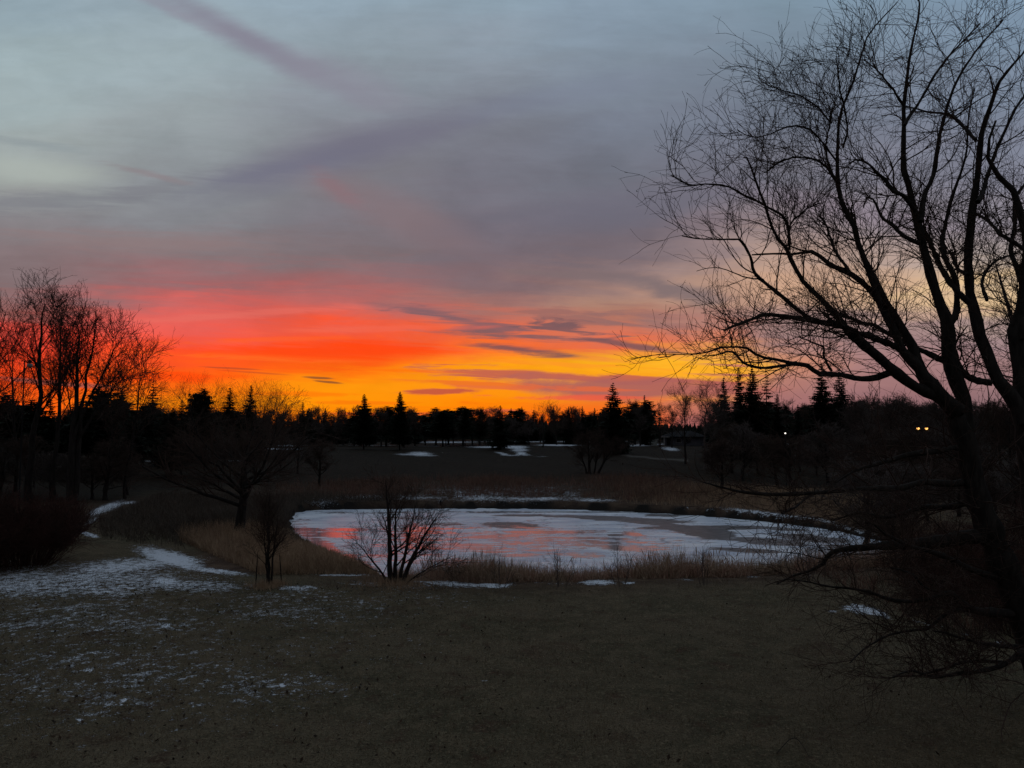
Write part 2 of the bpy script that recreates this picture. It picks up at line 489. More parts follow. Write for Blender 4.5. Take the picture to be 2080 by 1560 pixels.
def ice_build(T, b):
    g = T.new('ShaderNodeNewGeometry'); pos_ = g.outputs['Position']
    def at(n):
        a = T.new('ShaderNodeAttribute'); a.attribute_name = n; return a.outputs['Fac']
    wet, grey = at('wet'), at('grey')
    mp = T.new('ShaderNodeMapping'); T.l.new(pos_, mp.inputs[0]); mp.inputs['Scale'].default_value = (0.28, 0.62, 1)
    n1 = T.noise(mp.outputs[0], 0.9, 6.0, 0.62, 0.5); n2 = T.noise(pos_, 1.6, 5.0, 0.6); n3 = T.noise(pos_, 6.0, 4.0, 0.6)
    mp2 = T.new('ShaderNodeMapping'); T.l.new(pos_, mp2.inputs[0]); mp2.inputs['Scale'].default_value = (0.22, 0.9, 1)
    n4 = T.noise(mp2.outputs[0], 1.3, 6.0, 0.66, 0.8)
    frost = T.mix(T.ss(n1, 0.36, 0.64), (.50, .55, .66), (.82, .85, .91))
    frost = T.mix(T.ss(n4, 0.54, 0.70, 0, .6), frost, (.34, .37, .44))
    frost = T.mix(T.ss(n3, 0.60, 0.74, 0, .4), frost, (.20, .22, .28))
    bare = T.mix(T.ss(n2, .35, .65), (.075, .068, .070), (.135, .122, .122))
    gm = T.ss(T.m('ADD', grey, T.m('ADD', T.m('MULTIPLY', T.m('SUBTRACT', n4, .5), 1.3), T.m('MULTIPLY', T.m('SUBTRACT', n2, .5), .5))), .42, .54)
    wm = T.ss(T.m('ADD', wet, T.m('ADD', T.m('MULTIPLY', T.m('SUBTRACT', n4, .5), 3.4), T.m('MULTIPLY', T.m('SUBTRACT', n2, .5), 1.3))), .42, .80)
    vo = T.new('ShaderNodeTexVoronoi', feature='DISTANCE_TO_EDGE'); vo.inputs['Scale'].default_value = 0.16
    wv = T.new('ShaderNodeVectorMath', operation='ADD'); T.put(wv.inputs[0], pos_); T.put(wv.inputs[1], T.comb(T.m('MULTIPLY', n1, 3.0), T.m('MULTIPLY', n2, 2.5)))
    T.l.new(wv.outputs[0], vo.inputs['Vector'])
    frost = T.mix(T.ss(vo.outputs['Distance'], .016, .004, 0, .7), frost, (.16, .18, .22))
    c = T.mix(gm, frost, bare)
    c = T.mix(wm, c, (.33, .31, .33))
    T.put(b.inputs['Base Color'], c)
    r = T.mixf(gm, T.ss(n4, .35, .65, .30, .48), 0.40); r = T.mixf(wm, r, 0.09)
    T.put(b.inputs['Roughness'], r)
    b.inputs['IOR'].default_value = 1.31
    sp = T.mixf(gm, 0.5, 0.35); sp = T.mixf(wm, sp, 0.9)
    T.put(b.inputs['Specular IOR Level'], sp)
    bp = T.new('ShaderNodeBump'); bp.inputs['Distance'].default_value = 0.02
    T.put(bp.inputs['Strength'], T.mixf(wm, 0.35, 0.03))
    T.put(bp.inputs['Height'], n3); T.l.new(bp.outputs[0], b.inputs['Normal'])


M_ICE = material('pond_ice', ice_build)


# ============================================================ ground and pond
def blobs(px, py, lst, soft=True):
    out = np.zeros(len(px))
    for q in lst:
        cx, cy, hw, hh, ang, s = q
        a = math.radians(ang); dx = px - cx; dy = py - cy
        lx = (dx * math.cos(a) + dy * math.sin(a)) / hw; ly = (-dx * math.sin(a) + dy * math.cos(a)) / hh
        d = np.sqrt(lx * lx + ly * ly)
        out = np.maximum(out, s * (sstep(1.7, 0.15, d) if soft else sstep(1.25, .55, d)))
    return out


SNOW = [
 (170,1180,340,46,0,.72),(250,1150,190,22,-4,.78),(345,1134,85,20,14,1.0),(440,1160,90,7,6,.85),(60,1190,260,36,0,.72),(335,1180,45,10,0,.9),
 (385,1190,180,18,0,.70),(215,1033,48,10,-20,.95),(182,1086,24,5,14,1.0),(186,1058,28,7,-28,.7),(262,1021,24,4,-4,.8),(300,1030,60,5,10,.45),(380,1050,60,4,12,.4),
 (600,1194,64,8,0,.75),(690,1168,64,3,0,.9),(760,1186,120,8,2,.55),(1140,1184,180,6,0,.45),(850,1190,160,8,0,.55),(560,1205,120,14,0,.35),
 (900,1184,115,8,4,.85),(1000,1188,52,8,0,.9),(1215,1183,48,7,0,.9),(1278,1184,20,4,0,.8),(1395,1178,28,4,0,.6),(1530,1170,22,5,0,.8),(1640,1168,20,3,0,.4),
 (220,1370,600,170,0,.49),(520,1395,260,70,0,.50),(150,1260,540,90,0,.52),(600,1235,300,60,0,.52),(700,1300,300,110,0,.36),(860,1215,260,35,0,.42),
 (337,1271,12,4,-20,1.0),(162,1461,11,4,0,.95),(575,1393,12,5,30,.95),(250,1425,12,5,-40,.9),(180,1362,16,4,0,.9),(500,1405,18,4,-25,.8),(150,1215,10,18,0,.6),(985,1383,12,2,0,.8),
 (1752,1239,50,11,8,1.0),(1795,1250,22,6,20,.95),(1690,1242,20,3,0,.7),(1880,1266,44,4,12,.6),(1962,1288,34,4,8,.55),(2030,1306,18,5,0,.7),(1990,1205,34,5,0,.5),(2060,1340,20,4,0,.5),
 (1050,1013,230,8,0,.66),(960,1010,60,6,0,.8),(1100,1013,80,5,0,.85),(1210,1016,60,5,0,.75),(1005,1004,22,8,0,.75),(1160,1003,30,9,0,.6),(930,1002,14,8,0,.7),(780,1010,180,7,0,.75),(1010,996,230,18,0,.55),(650,1016,44,9,0,.75),(1560,1043,110,5,7,.9),(1660,1054,54,5,9,.9),(1420,1034,60,4,4,.6),(895,1026,12,12,0,.9),(640,1030,14,10,0,.9),(1730,1075,60,6,14,.75),(1790,1125,60,14,5,.6),
 (852,922,34,6,0,.85),(822,923,28,3,0,.75),(874,926,22,2,0,.7),(798,921,16,1.6,0,.6),(900,919,30,1.2,0,.5),(1045,908,36,4,0,.9),(1055,914,24,5,0,.85),(1059,921,14,5,0,.85),(1020,921,18,3,10,.85),(1082,926,34,2,3,.8),(1040,925,30,1.6,0,.75),(1000,908,62,2.6,0,.9),(900,906,84,1.8,0,.6),(760,905,100,1.8,0,.55),(1135,904,64,2.5,0,.9),
 (900,898,90,2.6,0,.8),(1100,897,260,2.2,0,.7),(585,905,40,2.4,0,.85),(575,912,56,2.6,0,.9),(385,912,70,2.6,0,.75),(478,936,40,2.5,0,.7),(310,937,40,2.5,0,.65),(190,902,22,4,0,.8),(100,935,40,3,0,.5),
 (1362,912,26,5,6,.8),(1305,904,54,2.8,-2,.95),(1620,901,30,3,0,.85),(1690,902,50,2,0,.6),(1858,942,18,4,0,.9),(1992,950,20,4,0,.6),(1700,972,30,3,0,.5),(1470,908,40,3,0,.5),(700,929,60,1.8,0,.45),
]
rs = [0.0, 3.0, 6.0]
r = 9.0
while r < 620:
    rs.append(r); r += max(0.10, r * r / (6.5 * F) * 2.2 if r < 90 else r * r / (3.4 * F) * 0.9)
rs += [800, 1100, 1600, 2400, 4000, 7000]
rs = np.array(rs)
th = np.concatenate([np.radians(np.arange(-180, -42, 8.0)), np.radians(np.arange(-42, 42.01, 0.16)), np.radians(np.arange(48, 180.1, 8.0))])
th[-1] = math.pi
R_, T_ = np.meshgrid(rs, th, indexing='ij')
gx = (R_ * np.sin(T_)).ravel(); gy = (R_ * np.cos(T_)).ravel(); gz = ground_h(gx, gy)
GV = np.stack([gx, gy, gz], 1)
nr, nt = R_.shape
ii = (np.arange(nr - 1)[:, None] * nt + np.arange(nt - 1)[None, :]).ravel()
GF = np.stack([ii, ii + 1, ii + nt + 1, ii + nt], 1)
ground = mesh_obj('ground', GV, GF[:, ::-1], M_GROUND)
tag(ground, kind='structure')
gpx, gpy = to_px(GV)
gsd = pond_sd(gx, gy)
front_ = (gy > 8)
snow = np.where(front_, blobs(gpx, gpy, SNOW), 0.15) * (gsd > 0.15)
bank = sstep(8.5, 4.0, gsd) * (gsd > -1)
farbank = sstep(55, 70, gy)
bank = np.maximum(bank, farbank * sstep(26, 14, gsd))
bank = np.maximum(bank, sstep(380, 430, gpx) * sstep(820, 760, gpx) * sstep(1080, 1095, gpy) * sstep(1172, 1160, gpy) * front_)
mud = sstep(0.8, 0.55, gsd) * (gsd > -2)
mud = mud * (1 - np.clip(blobs(gpx, gpy, [(895,1026,9,14,0,1),(642,1030,12,14,0,1)], False), 0, 1))
pathm = np.zeros(len(gx))
for (ax, ay, bx, by, w) in [(1262, 924, 1330, 931, 1.1), (1330, 931, 1400, 936, 1.1)]:
    t = np.clip((gpx - ax) / (bx - ax), 0, 1); yy = ay + (by - ay) * t
    pathm = np.maximum(pathm, (sstep(w + .8, w - .3, np.abs(gpy - yy)) * (gpx > ax) * (gpx < bx)))
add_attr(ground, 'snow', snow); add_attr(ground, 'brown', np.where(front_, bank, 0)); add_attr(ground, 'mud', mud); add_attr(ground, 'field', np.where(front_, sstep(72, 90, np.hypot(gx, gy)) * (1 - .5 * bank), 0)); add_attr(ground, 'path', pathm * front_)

prow = np.arange(1020, 1200, 1.6); pcol = np.arange(540, 1900, 4.0)
PR, PC = np.meshgrid(prow, pcol, indexing='ij')
tt = (POND_Z - CAMZ) / (SP + (PH / 2 - PR) / F * CP)
PXw = (PC - PW / 2) / F * tt; PYw = (CP - (PH / 2 - PR) / F * SP) * tt
PV = np.stack([PXw.ravel(), PYw.ravel(), np.full(PR.size, POND_Z)], 1)
nr, nt = PR.shape
ii = (np.arange(nr - 1)[:, None] * nt + np.arange(nt - 1)[None, :]).ravel()
pond = mesh_obj('pond', PV, np.stack([ii, ii + 1, ii + nt + 1, ii + nt], 1)[:, ::-1], M_ICE)
tag(pond, kind='structure')
WET = [(650,1082,75,10,6,1),(700,1090,60,6,4,.8),(610,1060,30,10,0,.5),(665,1112,70,12,30,1),(735,1150,75,12,32,1),(830,1090,60,26,0,.85),(880,1078,70,10,0,.8),
       (1120,1081,125,6,0,1),(1240,1108,75,11,12,.9),(1290,1086,36,6,8,.9),(950,1108,80,11,0,.85),(1050,1126,50,7,0,.75),(1140,1104,110,4,4,.8),(1000,1120,80,4,2,.8),(1180,1128,90,5,3,.7),(700,1076,50,6,0,.9),(900,1095,200,10,0,.6),(1060,1094,260,28,0,.66),(1000,1088,160,5,1,.8),(1200,1092,120,4,2,.8),(880,1112,110,8,0,.8),(1110,1118,120,5,2,.75),(1270,1113,80,8,4,.7),(820,1120,120,30,0,.5),(1250,1095,160,12,3,.5),(1300,1125,70,16,0,.65),(930,1140,70,10,0,.6),(800,1130,50,20,0,.6),
       (1000,1040,120,2.5,0,.9),(760,1041,160,2.5,0,.8)]
GREY = [(1040,1067,64,7,2,1),(1290,1056,130,5,2,1),(1200,1050,110,3.5,1,.9),(1440,1072,160,5,0,1),(1330,1063,80,5,5,.9),(1440,1083,62,13,6,1),(1400,1076,60,8,6,.9),(1560,1100,80,8,4,1),(1520,1118,90,5,3,.9),(1650,1094,90,8,5,.9),
        (1250,1087,22,3,0,.9),(1060,1047,70,2.5,0,.9),(1350,1047,50,4,2,.8),(820,1052,70,5,0,.6),(900,1065,70,5,0,.6),(1180,1040,160,2,0,.7),(1720,1112,60,6,5,.8),(1600,1076,50,4,2,.8)]
ppx, ppy = to_px(PV)
add_attr(pond, 'wet', blobs(ppx, ppy, WET)); add_attr(pond, 'grey', blobs(ppx, ppy, GREY))


# ============================================================ branches
def unit(v): return v / np.maximum(np.linalg.norm(v, axis=-1, keepdims=True), 1e-9)


def tubes(batches):
    """batches: list of (P (B,n,3), R (B,n), sides) -> verts, quad faces"""
    VS, FS = [], []; off = 0
    for Pn, Rn, s in batches:
        B, n = Pn.shape[:2]
        if B == 0: continue
        tan = unit(np.gradient(Pn, axis=1))
        ref = np.where(np.abs(tan[..., 2:3]) > 0.9, np.array([1.0, 0, 0]), np.array([0, 0, 1.0]))
        # one reference per branch keeps the rings from twisting
        mt = unit(tan.mean(1)); ref = np.where(np.abs(mt[:, 2:3]) > 0.8, np.array([1.0, 0, 0]), np.array([0, 0, 1.0]))[:, None, :]
        a = unit(np.cross(tan, np.broadcast_to(ref, tan.shape))); b = np.cross(tan, a)
        ang = np.arange(s) / s * 2 * np.pi
        ring = a[:, :, None, :] * np.cos(ang)[None, None, :, None] + b[:, :, None, :] * np.sin(ang)[None, None, :, None]
        v = Pn[:, :, None, :] + ring * Rn[:, :, None, None]
        VS.append(v.reshape(-1, 3))
        base = (np.arange(B)[:, None, None] * n + np.arange(n - 1)[None, :, None]) * s
        k = np.arange(s)[None, None, :]; k2 = (k + 1) % s
        f = np.stack([base + k, base + k2, base + s + k2, base + s + k], -1).reshape(-1, 4) + off
        FS.append(f); off += B * n * s
    return np.concatenate(VS), np.concatenate(FS)


def resample(pts, n):
    pts = np.asarray(pts, float)
    # smooth Catmull-Rom through the points, then even spacing
    q = np.vstack([2 * pts[0] - pts[1], pts, 2 * pts[-1] - pts[-2]])
    out = []
    for i in range(1, len(q) - 2):
        t = np.linspace(0, 1, 8, endpoint=False)[:, None]
        p0, p1, p2, p3 = q[i - 1], q[i], q[i + 1], q[i + 2]
        out.append(0.5 * ((2 * p1) + (-p0 + p2) * t + (2 * p0 - 5 * p1 + 4 * p2 - p3) * t ** 2 + (-p0 + 3 * p1 - 3 * p2 + p3) * t ** 3))
    out.append(pts[-1:]); out = np.vstack(out)
    d = np.concatenate([[0], np.cumsum(np.linalg.norm(np.diff(out[:, :3], axis=0), axis=1))])
    s = np.linspace(0, d[-1], n)
    return np.stack([np.interp(s, d, out[:, j]) for j in range(out.shape[1])], 1)


def sprout(Pn, Rn, k, t0, t1, ang, length, npts, wig, trop, rfac, rmin, rg, tip=0.5, lenvar=.35, trop_late=None, rcap=None, curl=0.0):
    """k children along every branch of Pn; returns their points and radii"""
    B, n = Pn.shape[:2]
    t = t0 + (t1 - t0) * ((np.arange(k)[None, :] + rg.random((B, k))) / k)
    f = t * (n - 1); i = np.minimum(f.astype(int), n - 2); fr = (f - i)[..., None]
    bi = np.arange(B)[:, None]
    p = Pn[bi, i] * (1 - fr) + Pn[bi, i + 1] * fr
    tan = unit(Pn[bi, i + 1] - Pn[bi, i])
    r0 = Rn[bi, i] * (1 - fr[..., 0]) + Rn[bi, i + 1] * fr[..., 0]
    rv = rg.normal(size=p.shape); perp = unit(rv - (rv * tan).sum(-1, keepdims=True) * tan)
    a = np.radians(ang[0] + ang[1] * rg.normal(size=t.shape))[..., None]
    d = unit(tan * np.cos(a) + perp * np.sin(a))
    L = length * (1 - tip * t) * (1 + lenvar * rg.normal(size=t.shape))
    L = np.clip(L, length * 0.25, length * 1.9)
    p = p.reshape(-1, 3); d = d.reshape(-1, 3); L = L.reshape(-1); r0 = r0.reshape(-1)
    out = [p]; step = (L / (npts - 1))[:, None]
    trop = np.asarray(trop, float); tl = trop if trop_late is None else np.asarray(trop_late, float)
    cv = rg.normal(size=d.shape) * curl
    for j in range(npts - 1):
        w = j / max(1, npts - 2)
        d = unit(d + wig * rg.normal(size=d.shape) + cv + (trop * (1 - w) + tl * w))
        p = p + d * step; out.append(p)
    C = np.stack(out, 1)
    rs_ = np.maximum(r0 * rfac, rmin)
    if rcap is not None: rs_ = np.minimum(rs_, rcap)
    RR = rs_[:, None] * np.linspace(1, 0.35, npts)[None, :]
    return C, np.maximum(RR, rmin * 0.8)


def bare_tree(seed, H, r0, trunk_frac=0.3, lean=(0, 0), n1=10, a1=38, l1=0.55, n2=7, l2=.45, n3=5, l3=.45, n4=0, up=.10, wig=.10, rmin=.012,
              fork=0.0, rf1=.45, stems=None, late=None):
    """a bare deciduous tree with its base at the origin: (trunk batches, crown batches)"""
    rg = np.random.default_rng(seed)
    if stems is None: stems = [(lean[0], lean[1], H, r0, 0, 0)]
    tr = []
    for (lx, ly, h, rr, bx, by) in stems:
        z = np.linspace(0, 1, 14); zf = np.clip((z - fork) / (1 - fork), 0, 1) ** 1.15 if fork else z ** 1.3
        w = np.cumsum(rg.normal(size=(14, 2)), 0) * h * 0.006
        pts = np.stack([bx + lx * zf + w[:, 0] - w[0, 0], by + ly * zf + w[:, 1] - w[0, 1], z * h - 0.15], 1)
        rad = rr * ((1 - z) ** 0.75 * 0.93 + 0.07); rad[0] *= 1.35; rad[1] *= 1.08
        tr.append((pts, rad))
    P0 = np.stack([a for a, _ in tr]); R0 = np.stack([b for _, b in tr])
    H0 = max(s[2] for s in stems)
    C1, Q1 = sprout(P0, R0, n1, trunk_frac, 0.97, (a1, 11), H0 * l1, 9, wig, (0, 0, up), rf1, rmin * 1.8, rg, tip=.62, lenvar=.2, trop_late=late)
    C2, Q2 = sprout(C1, Q1, n2, .22, .98, (40, 12), H0 * l1 * l2, 7, wig * 1.1, (0, 0, up * .8), .5, rmin * 1.3, rg, tip=.5, trop_late=late)
    C3, Q3 = sprout(C2, Q2, n3, .2, 1.0, (42, 14), H0 * l1 * l2 * l3, 5, wig * 1.3, (0, 0, up * .8), .6, rmin, rg, tip=.4, trop_late=late)
    trunk = [(P0, R0, 9), (C1, Q1, 5)]
    crown = [(C2, Q2, 4), (C3, Q3, 3)]
    C4 = None
    if n4:
        C4, Q4 = sprout(C3, Q3, n4, .25, 1.0, (42, 14), H0 * l1 * l2 * l3 * .5, 4, wig * 1.3, (0, 0, up * .6), .7, rmin * .8, rg, tip=.3, trop_late=late)
        crown.append((C4, Q4, 3))
    top = np.percentile(np.concatenate([c[0][:, -1, 2] for c in crown]), 99.7)
    k = np.array([1, 1, 1.0]) * H / top
    trunk = [(a * k, b, c) for a, b, c in trunk]; crown = [(a * k, b, c) for a, b, c in crown]
    return trunk, crown


def make_tree(name, loc, trunk, crown, mt, mc, rz=0.0, **kw):
    root = empty(name, loc, rz, **kw)
    v, f = tubes(trunk); mesh_obj('trunk', v, f, mt, root)
    v, f = tubes(crown); mesh_obj('crown', v, f, mc, root)
    return root


# ============================================================ the willow on the right
WD = 18.6


def willow():
    base = at_dist(2150, WD)
    rg = np.random.default_rng(5)
    # picture column, picture row, girth there (picture pixels at this distance), then depth at the far end
    limbs = [
     ([(2150,1440,92),(2100,1300,74),(2062,1200,60),(2022,1095,54),(1988,1000,50),(1966,900,48),(1945,840,40)], -.2),
     ([(2150,1440,90),(2132,1250,70),(2108,1080,60),(2092,930,54),(2078,800,48),(2063,715,30),(2058,672,26),(2070,632,24),(2078,590,22),(2086,500,18),(2072,440,17),(2066,405,16),(2045,378,12),(2022,353,10),(2005,310,7),(2022,250,5)], .6),
     ([(1950,850,40),(1911,808,28),(1857,784,24),(1815,753,21),(1768,712,18),(1730,680,20),(1714,663,17),(1696,638,13),(1667,605,12),(1636,576,11),(1613,538,10),(1603,509,8),(1580,484,7),(1565,450,6),(1557,421,6),(1546,392,5),(1530,350,4),(1519,322,3)], -1.4),
     ([(1714,663,14),(1680,655,13),(1642,649,12),(1600,642,9),(1559,638,8),(1530,648,7),(1503,659,6),(1471,672,4)], -2.2),
     ([(1645,649,10),(1603,618,9),(1575,593,9),(1548,570,8),(1530,551,8),(1525,526,6),(1513,501,6),(1501,488,5),(1494,486,4),(1450,487,3),(1417,486,3),(1386,480,2)], -1.2),
     ([(1600,500,6),(1601,469,6),(1590,440,6),(1557,421,5),(1513,402,5),(1480,385,4),(1455,377,4),(1425,374,3),(1398,375,3),(1359,354,2)], -2.0),
     ([(1603,509,6),(1601,469,5),(1612,445,4),(1640,425,3),(1665,418,3)], -.4),
     ([(1815,753,15),(1780,768,13),(1747,769,12),(1710,760,11),(1680,757,11),(1664,755,10),(1640,738,9),(1615,736,8),(1596,730,7),(1550,720,6),(1521,701,5),(1495,701,4),(1471,700,4),(1444,709,3),(1390,714,2),(1340,720,2)], -2.6),
     ([(1617,736,7),(1605,742,6),(1544,749,6),(1513,740,5),(1486,717,4),(1460,724,3),(1428,730,2)], -3.0),
     ([(1688,752,6),(1671,724,5),(1668,705,4),(1645,693,3),(1619,682,2)], -2.4),
     ([(1945,835,36),(1911,806,28),(1882,769,26),(1857,738,24),(1830,711,22),(1815,673,17),(1788,625,15),(1776,604,13),(1757,581,13),(1726,556,12),(1700,544,11),(1686,538,10),(1644,509,8),(1615,515,6),(1570,513,5),(1525,515,3)], .3),
     ([(1726,556,8),(1705,523,7),(1688,487,5),(1678,460,4),(1665,440,3)], .9),
     ([(1832,711,14),(1785,690,14),(1738,676,13),(1716,668,12),(1680,652,9)], -.9),
     ([(1948,842,30),(1920,815,27),(1885,775,26),(1866,742,25),(1860,711,22),(1834,667,20),(1811,629,18),(1791,600,17),(1784,581,16),(1761,533,14),(1745,485,12),(1738,456,12),(1724,433,11),(1711,404,10),(1706,373,9),(1707,300,7),(1714,230,6),(1738,175,5),(1755,120,4),(1772,70,3),(1800,40,3),(1830,8,2)], .5),
     ([(1790,618,11),(1768,570,10),(1748,515,10),(1734,470,9),(1727,440,8)], .35),
     ([(1706,373,7),(1694,358,7),(1682,320,5),(1680,285,4),(1690,215,3)], -.3),
     ([(1712,300,5),(1718,255,4),(1708,200,4),(1700,160,3),(1690,120,2)], -.8),
     ([(1690,350,6),(1668,330,5),(1640,318,4),(1600,322,4),(1560,345,3)], -1.2),
     ([(1700,330,5),(1670,290,4),(1640,262,4),(1600,262,3),(1540,280,2),(1500,262,2)], -1.8),
     ([(1690,250,4),(1660,215,4),(1620,190,3),(1580,180,2),(1556,168,2)], -1.5),
     ([(1922,737,14),(1890,722,13),(1862,711,12),(1830,695,10),(1797,677,9),(1772,661,8),(1753,660,8),(1718,644,7),(1695,635,6)], 1.3),
     ([(1962,880,40),(1958,812,34),(1936,763,30),(1928,725,28),(1928,690,26),(1928,658,26),(1916,642,22),(1909,610,21),(1899,581,20),(1884,523,18),(1874,485,18),(1865,446,16),(1858,425,15),(1849,379,13),(1840,350,12),(1838,300,11),(1838,250,10),(1838,215,9),(1845,168,7),(1850,120,6),(1862,62,4),(1870,20,4),(1866,-20,3)], .8),
     ([(1859,427,10),(1835,400,9),(1815,388,9),(1799,365,8),(1780,350,7),(1765,332,5),(1740,322,4),(1725,330,3)], -.2),
     ([(1868,494,10),(1834,475,9),(1815,455,8),(1795,442,7),(1785,420,6),(1776,404,5),(1763,403,4),(1755,420,3)], 1.2),
     ([(1870,450,12),(1876,398,11),(1884,379,10),(1895,350,10),(1903,290,8),(1915,235,7),(1930,185,6),(1955,135,5),(1990,85,4),(2030,40,3)], 1.7),
     ([(1838,255,8),(1850,235,7),(1872,205,6),(1895,165,6),(1925,125,5),(1960,85,4),(1990,50,3)], 1.2),
     ([(1836,215,6),(1815,180,5),(1800,160,4),(1782,140,3),(1755,118,2)], -.7),
     ([(1928,660,18),(1941,638,16),(1944,600,13),(1938,560,11),(1915,520,10),(1912,490,10),(1916,465,9),(1926,417,8),(1945,360,6),(1960,305,5),(1962,240,4),(1975,180,3)], 1.6),
     ([(1968,615,14),(1949,596,13),(1922,558,12),(1903,523,11),(1884,485,9),(1872,460,7)], 1.0),
     ([(2078,860,40),(2061,815,32),(2026,773,28),(2007,725,26),(1988,683,25),(1976,629,23),(1968,592,21),(1965,523,19),(1968,475,18),(1974,417,17),(1980,379,15),(1984,350,14),(1988,279,11),(2007,221,9),(2026,173,8),(2050,142,6),(2070,120,5),(2096,80,4)], 1.2),
     ([(1985,410,11),(1995,388,10),(2007,350,9),(2030,285,7),(2058,222,6),(2085,180,5),(2110,120,3)], 1.9),
     ([(2016,777,16),(1980,771,15),(1955,754,13),(1943,725,12),(1936,690,9)], .9),
     ([(2090,512,9),(2045,481,9),(2025,462,8),(2007,446,7),(1980,433,5)], 1.8),
     ([(1982,285,9),(1960,258,8),(1940,240,8),(1926,233,7),(1882,227,5),(1834,213,3)], 2.2),
     ([(2076,690,16),(2074,632,14),(2077,590,13),(2064,542,12),(2050,508,11),(2058,465,10),(2057,408,9),(2068,388,8),(2084,360,6),(2100,290,5)], 2.4),
     ([(2005,610,8),(1995,575,7),(2010,545,6),(2040,530,5),(2070,520,4)], 2.4),
     ([(1965,560,9),(1945,545,8),(1935,525,7),(1925,510,6)], 1.6),
     ([(2018,1086,34),(1960,1090,30),(1900,1100,28),(1840,1103,22),(1790,1108,17),(1735,1112,13),(1683,1121,10),(1668,1146,8),(1640,1160,6),(1622,1165,5),(1575,1188,3)], -1.5),
     ([(2046,1182,18),(2010,1168,15),(1952,1148,13),(1902,1124,11),(1851,1111,8),(1800,1085,5),(1770,1060,3)], -2.2),
     ([(2078,1252,22),(2062,1248,20),(2030,1246,20),(1979,1240,17),(1950,1222,14),(1925,1203,11),(1890,1214,9),(1851,1220,8),(1805,1216,7),(1767,1200,6),(1730,1192,5),(1693,1190,4),(1640,1180,3),(1599,1176,2)], -2.6),
     ([(1928,1207,8),(1878,1193,7),(1862,1180,6),(1851,1168,5),(1835,1158,4),(1800,1150,3)], -2.9),
     ([(1979,1240,9),(1935,1244,8),(1910,1262,7),(1885,1281,6),(1840,1286,5),(1801,1294,4),(1765,1318,3),(1733,1351,2)], -3.2),
     ([(2120,1300,22),(2080,1321,15),(2036,1348,11),(1990,1360,9),(1952,1365,8),(1902,1373,6),(1878,1365,5),(1850,1360,4),(1818,1372,2)], -3.0),
     ([(2040,1346,8),(1986,1341,7),(1950,1342,6),(1918,1348,5),(1868,1363,4),(1830,1365,2)], -2.4),
     ([(2110,1310,14),(2060,1314,10),(2010,1312,8),(1969,1304,6),(1919,1287,5),(1892,1281,3)], -2.0),
     ([(1982,968,17),(1940,982,15),(1880,978,13),(1830,990,12),(1767,989,10),(1683,997,8),(1616,1000,8),(1548,1000,6),(1481,990,4),(1430,976,2)], -3.4),
     ([(1660,998,7),(1640,1008,5),(1615,1030,4),(1590,1045,3)], -3.4),
     ([(1966,905,13),(1918,915,11),(1880,920,13),(1834,929,10),(1790,945,8),(1744,959,5),(1700,985,3)], -2.0),
     ([(1990,1010,18),(1930,1030,14),(1870,1032,11),(1800,1050,8),(1740,1040,6),(1690,1060,3)], 1.8),
    ]
    Pm, Rm, big, small = [], [], [], []
    S = WD / F
    for li, (pts, dep) in enumerate(limbs):
        q = np.array(pts, float)
        n = len(q); t = np.linspace(0, 1, n)
        dd = WD + dep * t + (0.12 * np.sin(t * 9 + li) if n > 5 else 0)
        if li == 0 or li == 1: dd = WD + dep * t
        w = np.stack([P(a, b_, d_) for (a, b_, _), d_ in zip(q, dd)])
        w4 = np.concatenate([w, (q[:, 2] * 0.46 * S)[:, None]], 1)
        if li < 2:
            w4[0, :3] = base + np.array([-0.2 + 0.35 * li, 0.1 * li, -0.25])
        rr = resample(w4, 30)
        rr[:, :3] += np.cumsum(rg.normal(size=(30, 3)), 0) * 0.007
        rr[:, 3] *= 1 + .10 * rg.normal(size=30).clip(-1.5, 1.8)
        Pm.append(rr[:, :3]); Rm.append(rr[:, 3])
    # limbs that fill the side of the crown beyond the picture's edge
    for k in range(12):
        px0, py0 = 2095 + 8 * k, 900 - 40 * k
        st = P(2100, 880 - 30 * k, WD + .5)
        a = rg.uniform(-.4, 1.2); L = rg.uniform(4, 7.5); z = np.linspace(0, 1, 8)[:, None]
        dirv = np.array([math.cos(a), math.sin(a), 0.0])
        pts = st + dirv * L * z * .8 + np.array([0, 0, 1.0]) * L * (z ** .8) * rg.uniform(.2, 1.0)
        rr = resample(np.concatenate([pts, np.linspace(.09, .02, 8)[:, None]], 1), 30)
        Pm.append(rr[:, :3]); Rm.append(rr[:, 3])
    P0 = np.stack(Pm); R0 = np.stack(Rm)
    o = base
    P0 = P0 - o
    # split limbs by height: the crown grows up and outwards, the low limbs hang
    root = empty('willow_tree', o, label='large bare willow tree with many dark spreading limbs at the right edge of the lawn', cat='tree')
    v, f = tubes([(P0, R0, 9)]); mesh_obj('trunk', v, f, M_BARK, root)
    main = P0[2:]; mr = R0[2:]
    length = np.linalg.norm(np.diff(main, axis=1), axis=2).sum(1)
    midz = main.mean(1)[:, 2]
    sets = []
    for sel, up, late, k2, k3, fac in ((midz > 5.3, (0, 0, .13), (-.03, 0, -.06), 14, 5, 1.0), (midz <= 5.3, (-.02, -.02, .08), (0, 0, -.05), 16, 6, .95)):
        A, Ar = main[sel], mr[sel]
        B2, Q2 = sprout(A, Ar, k2, .14, .99, (46, 15), 1.6 * fac, 12, .09, up, .45, .009, rg, tip=.5, trop_late=late, rcap=.019, curl=.06)
        def keep(C, Q):
            dz = unit(C[:, -1] - C[:, 0])[:, 2]; ok = dz > -.55
            return C[ok], Q[ok]
        B2, Q2 = keep(B2, Q2)
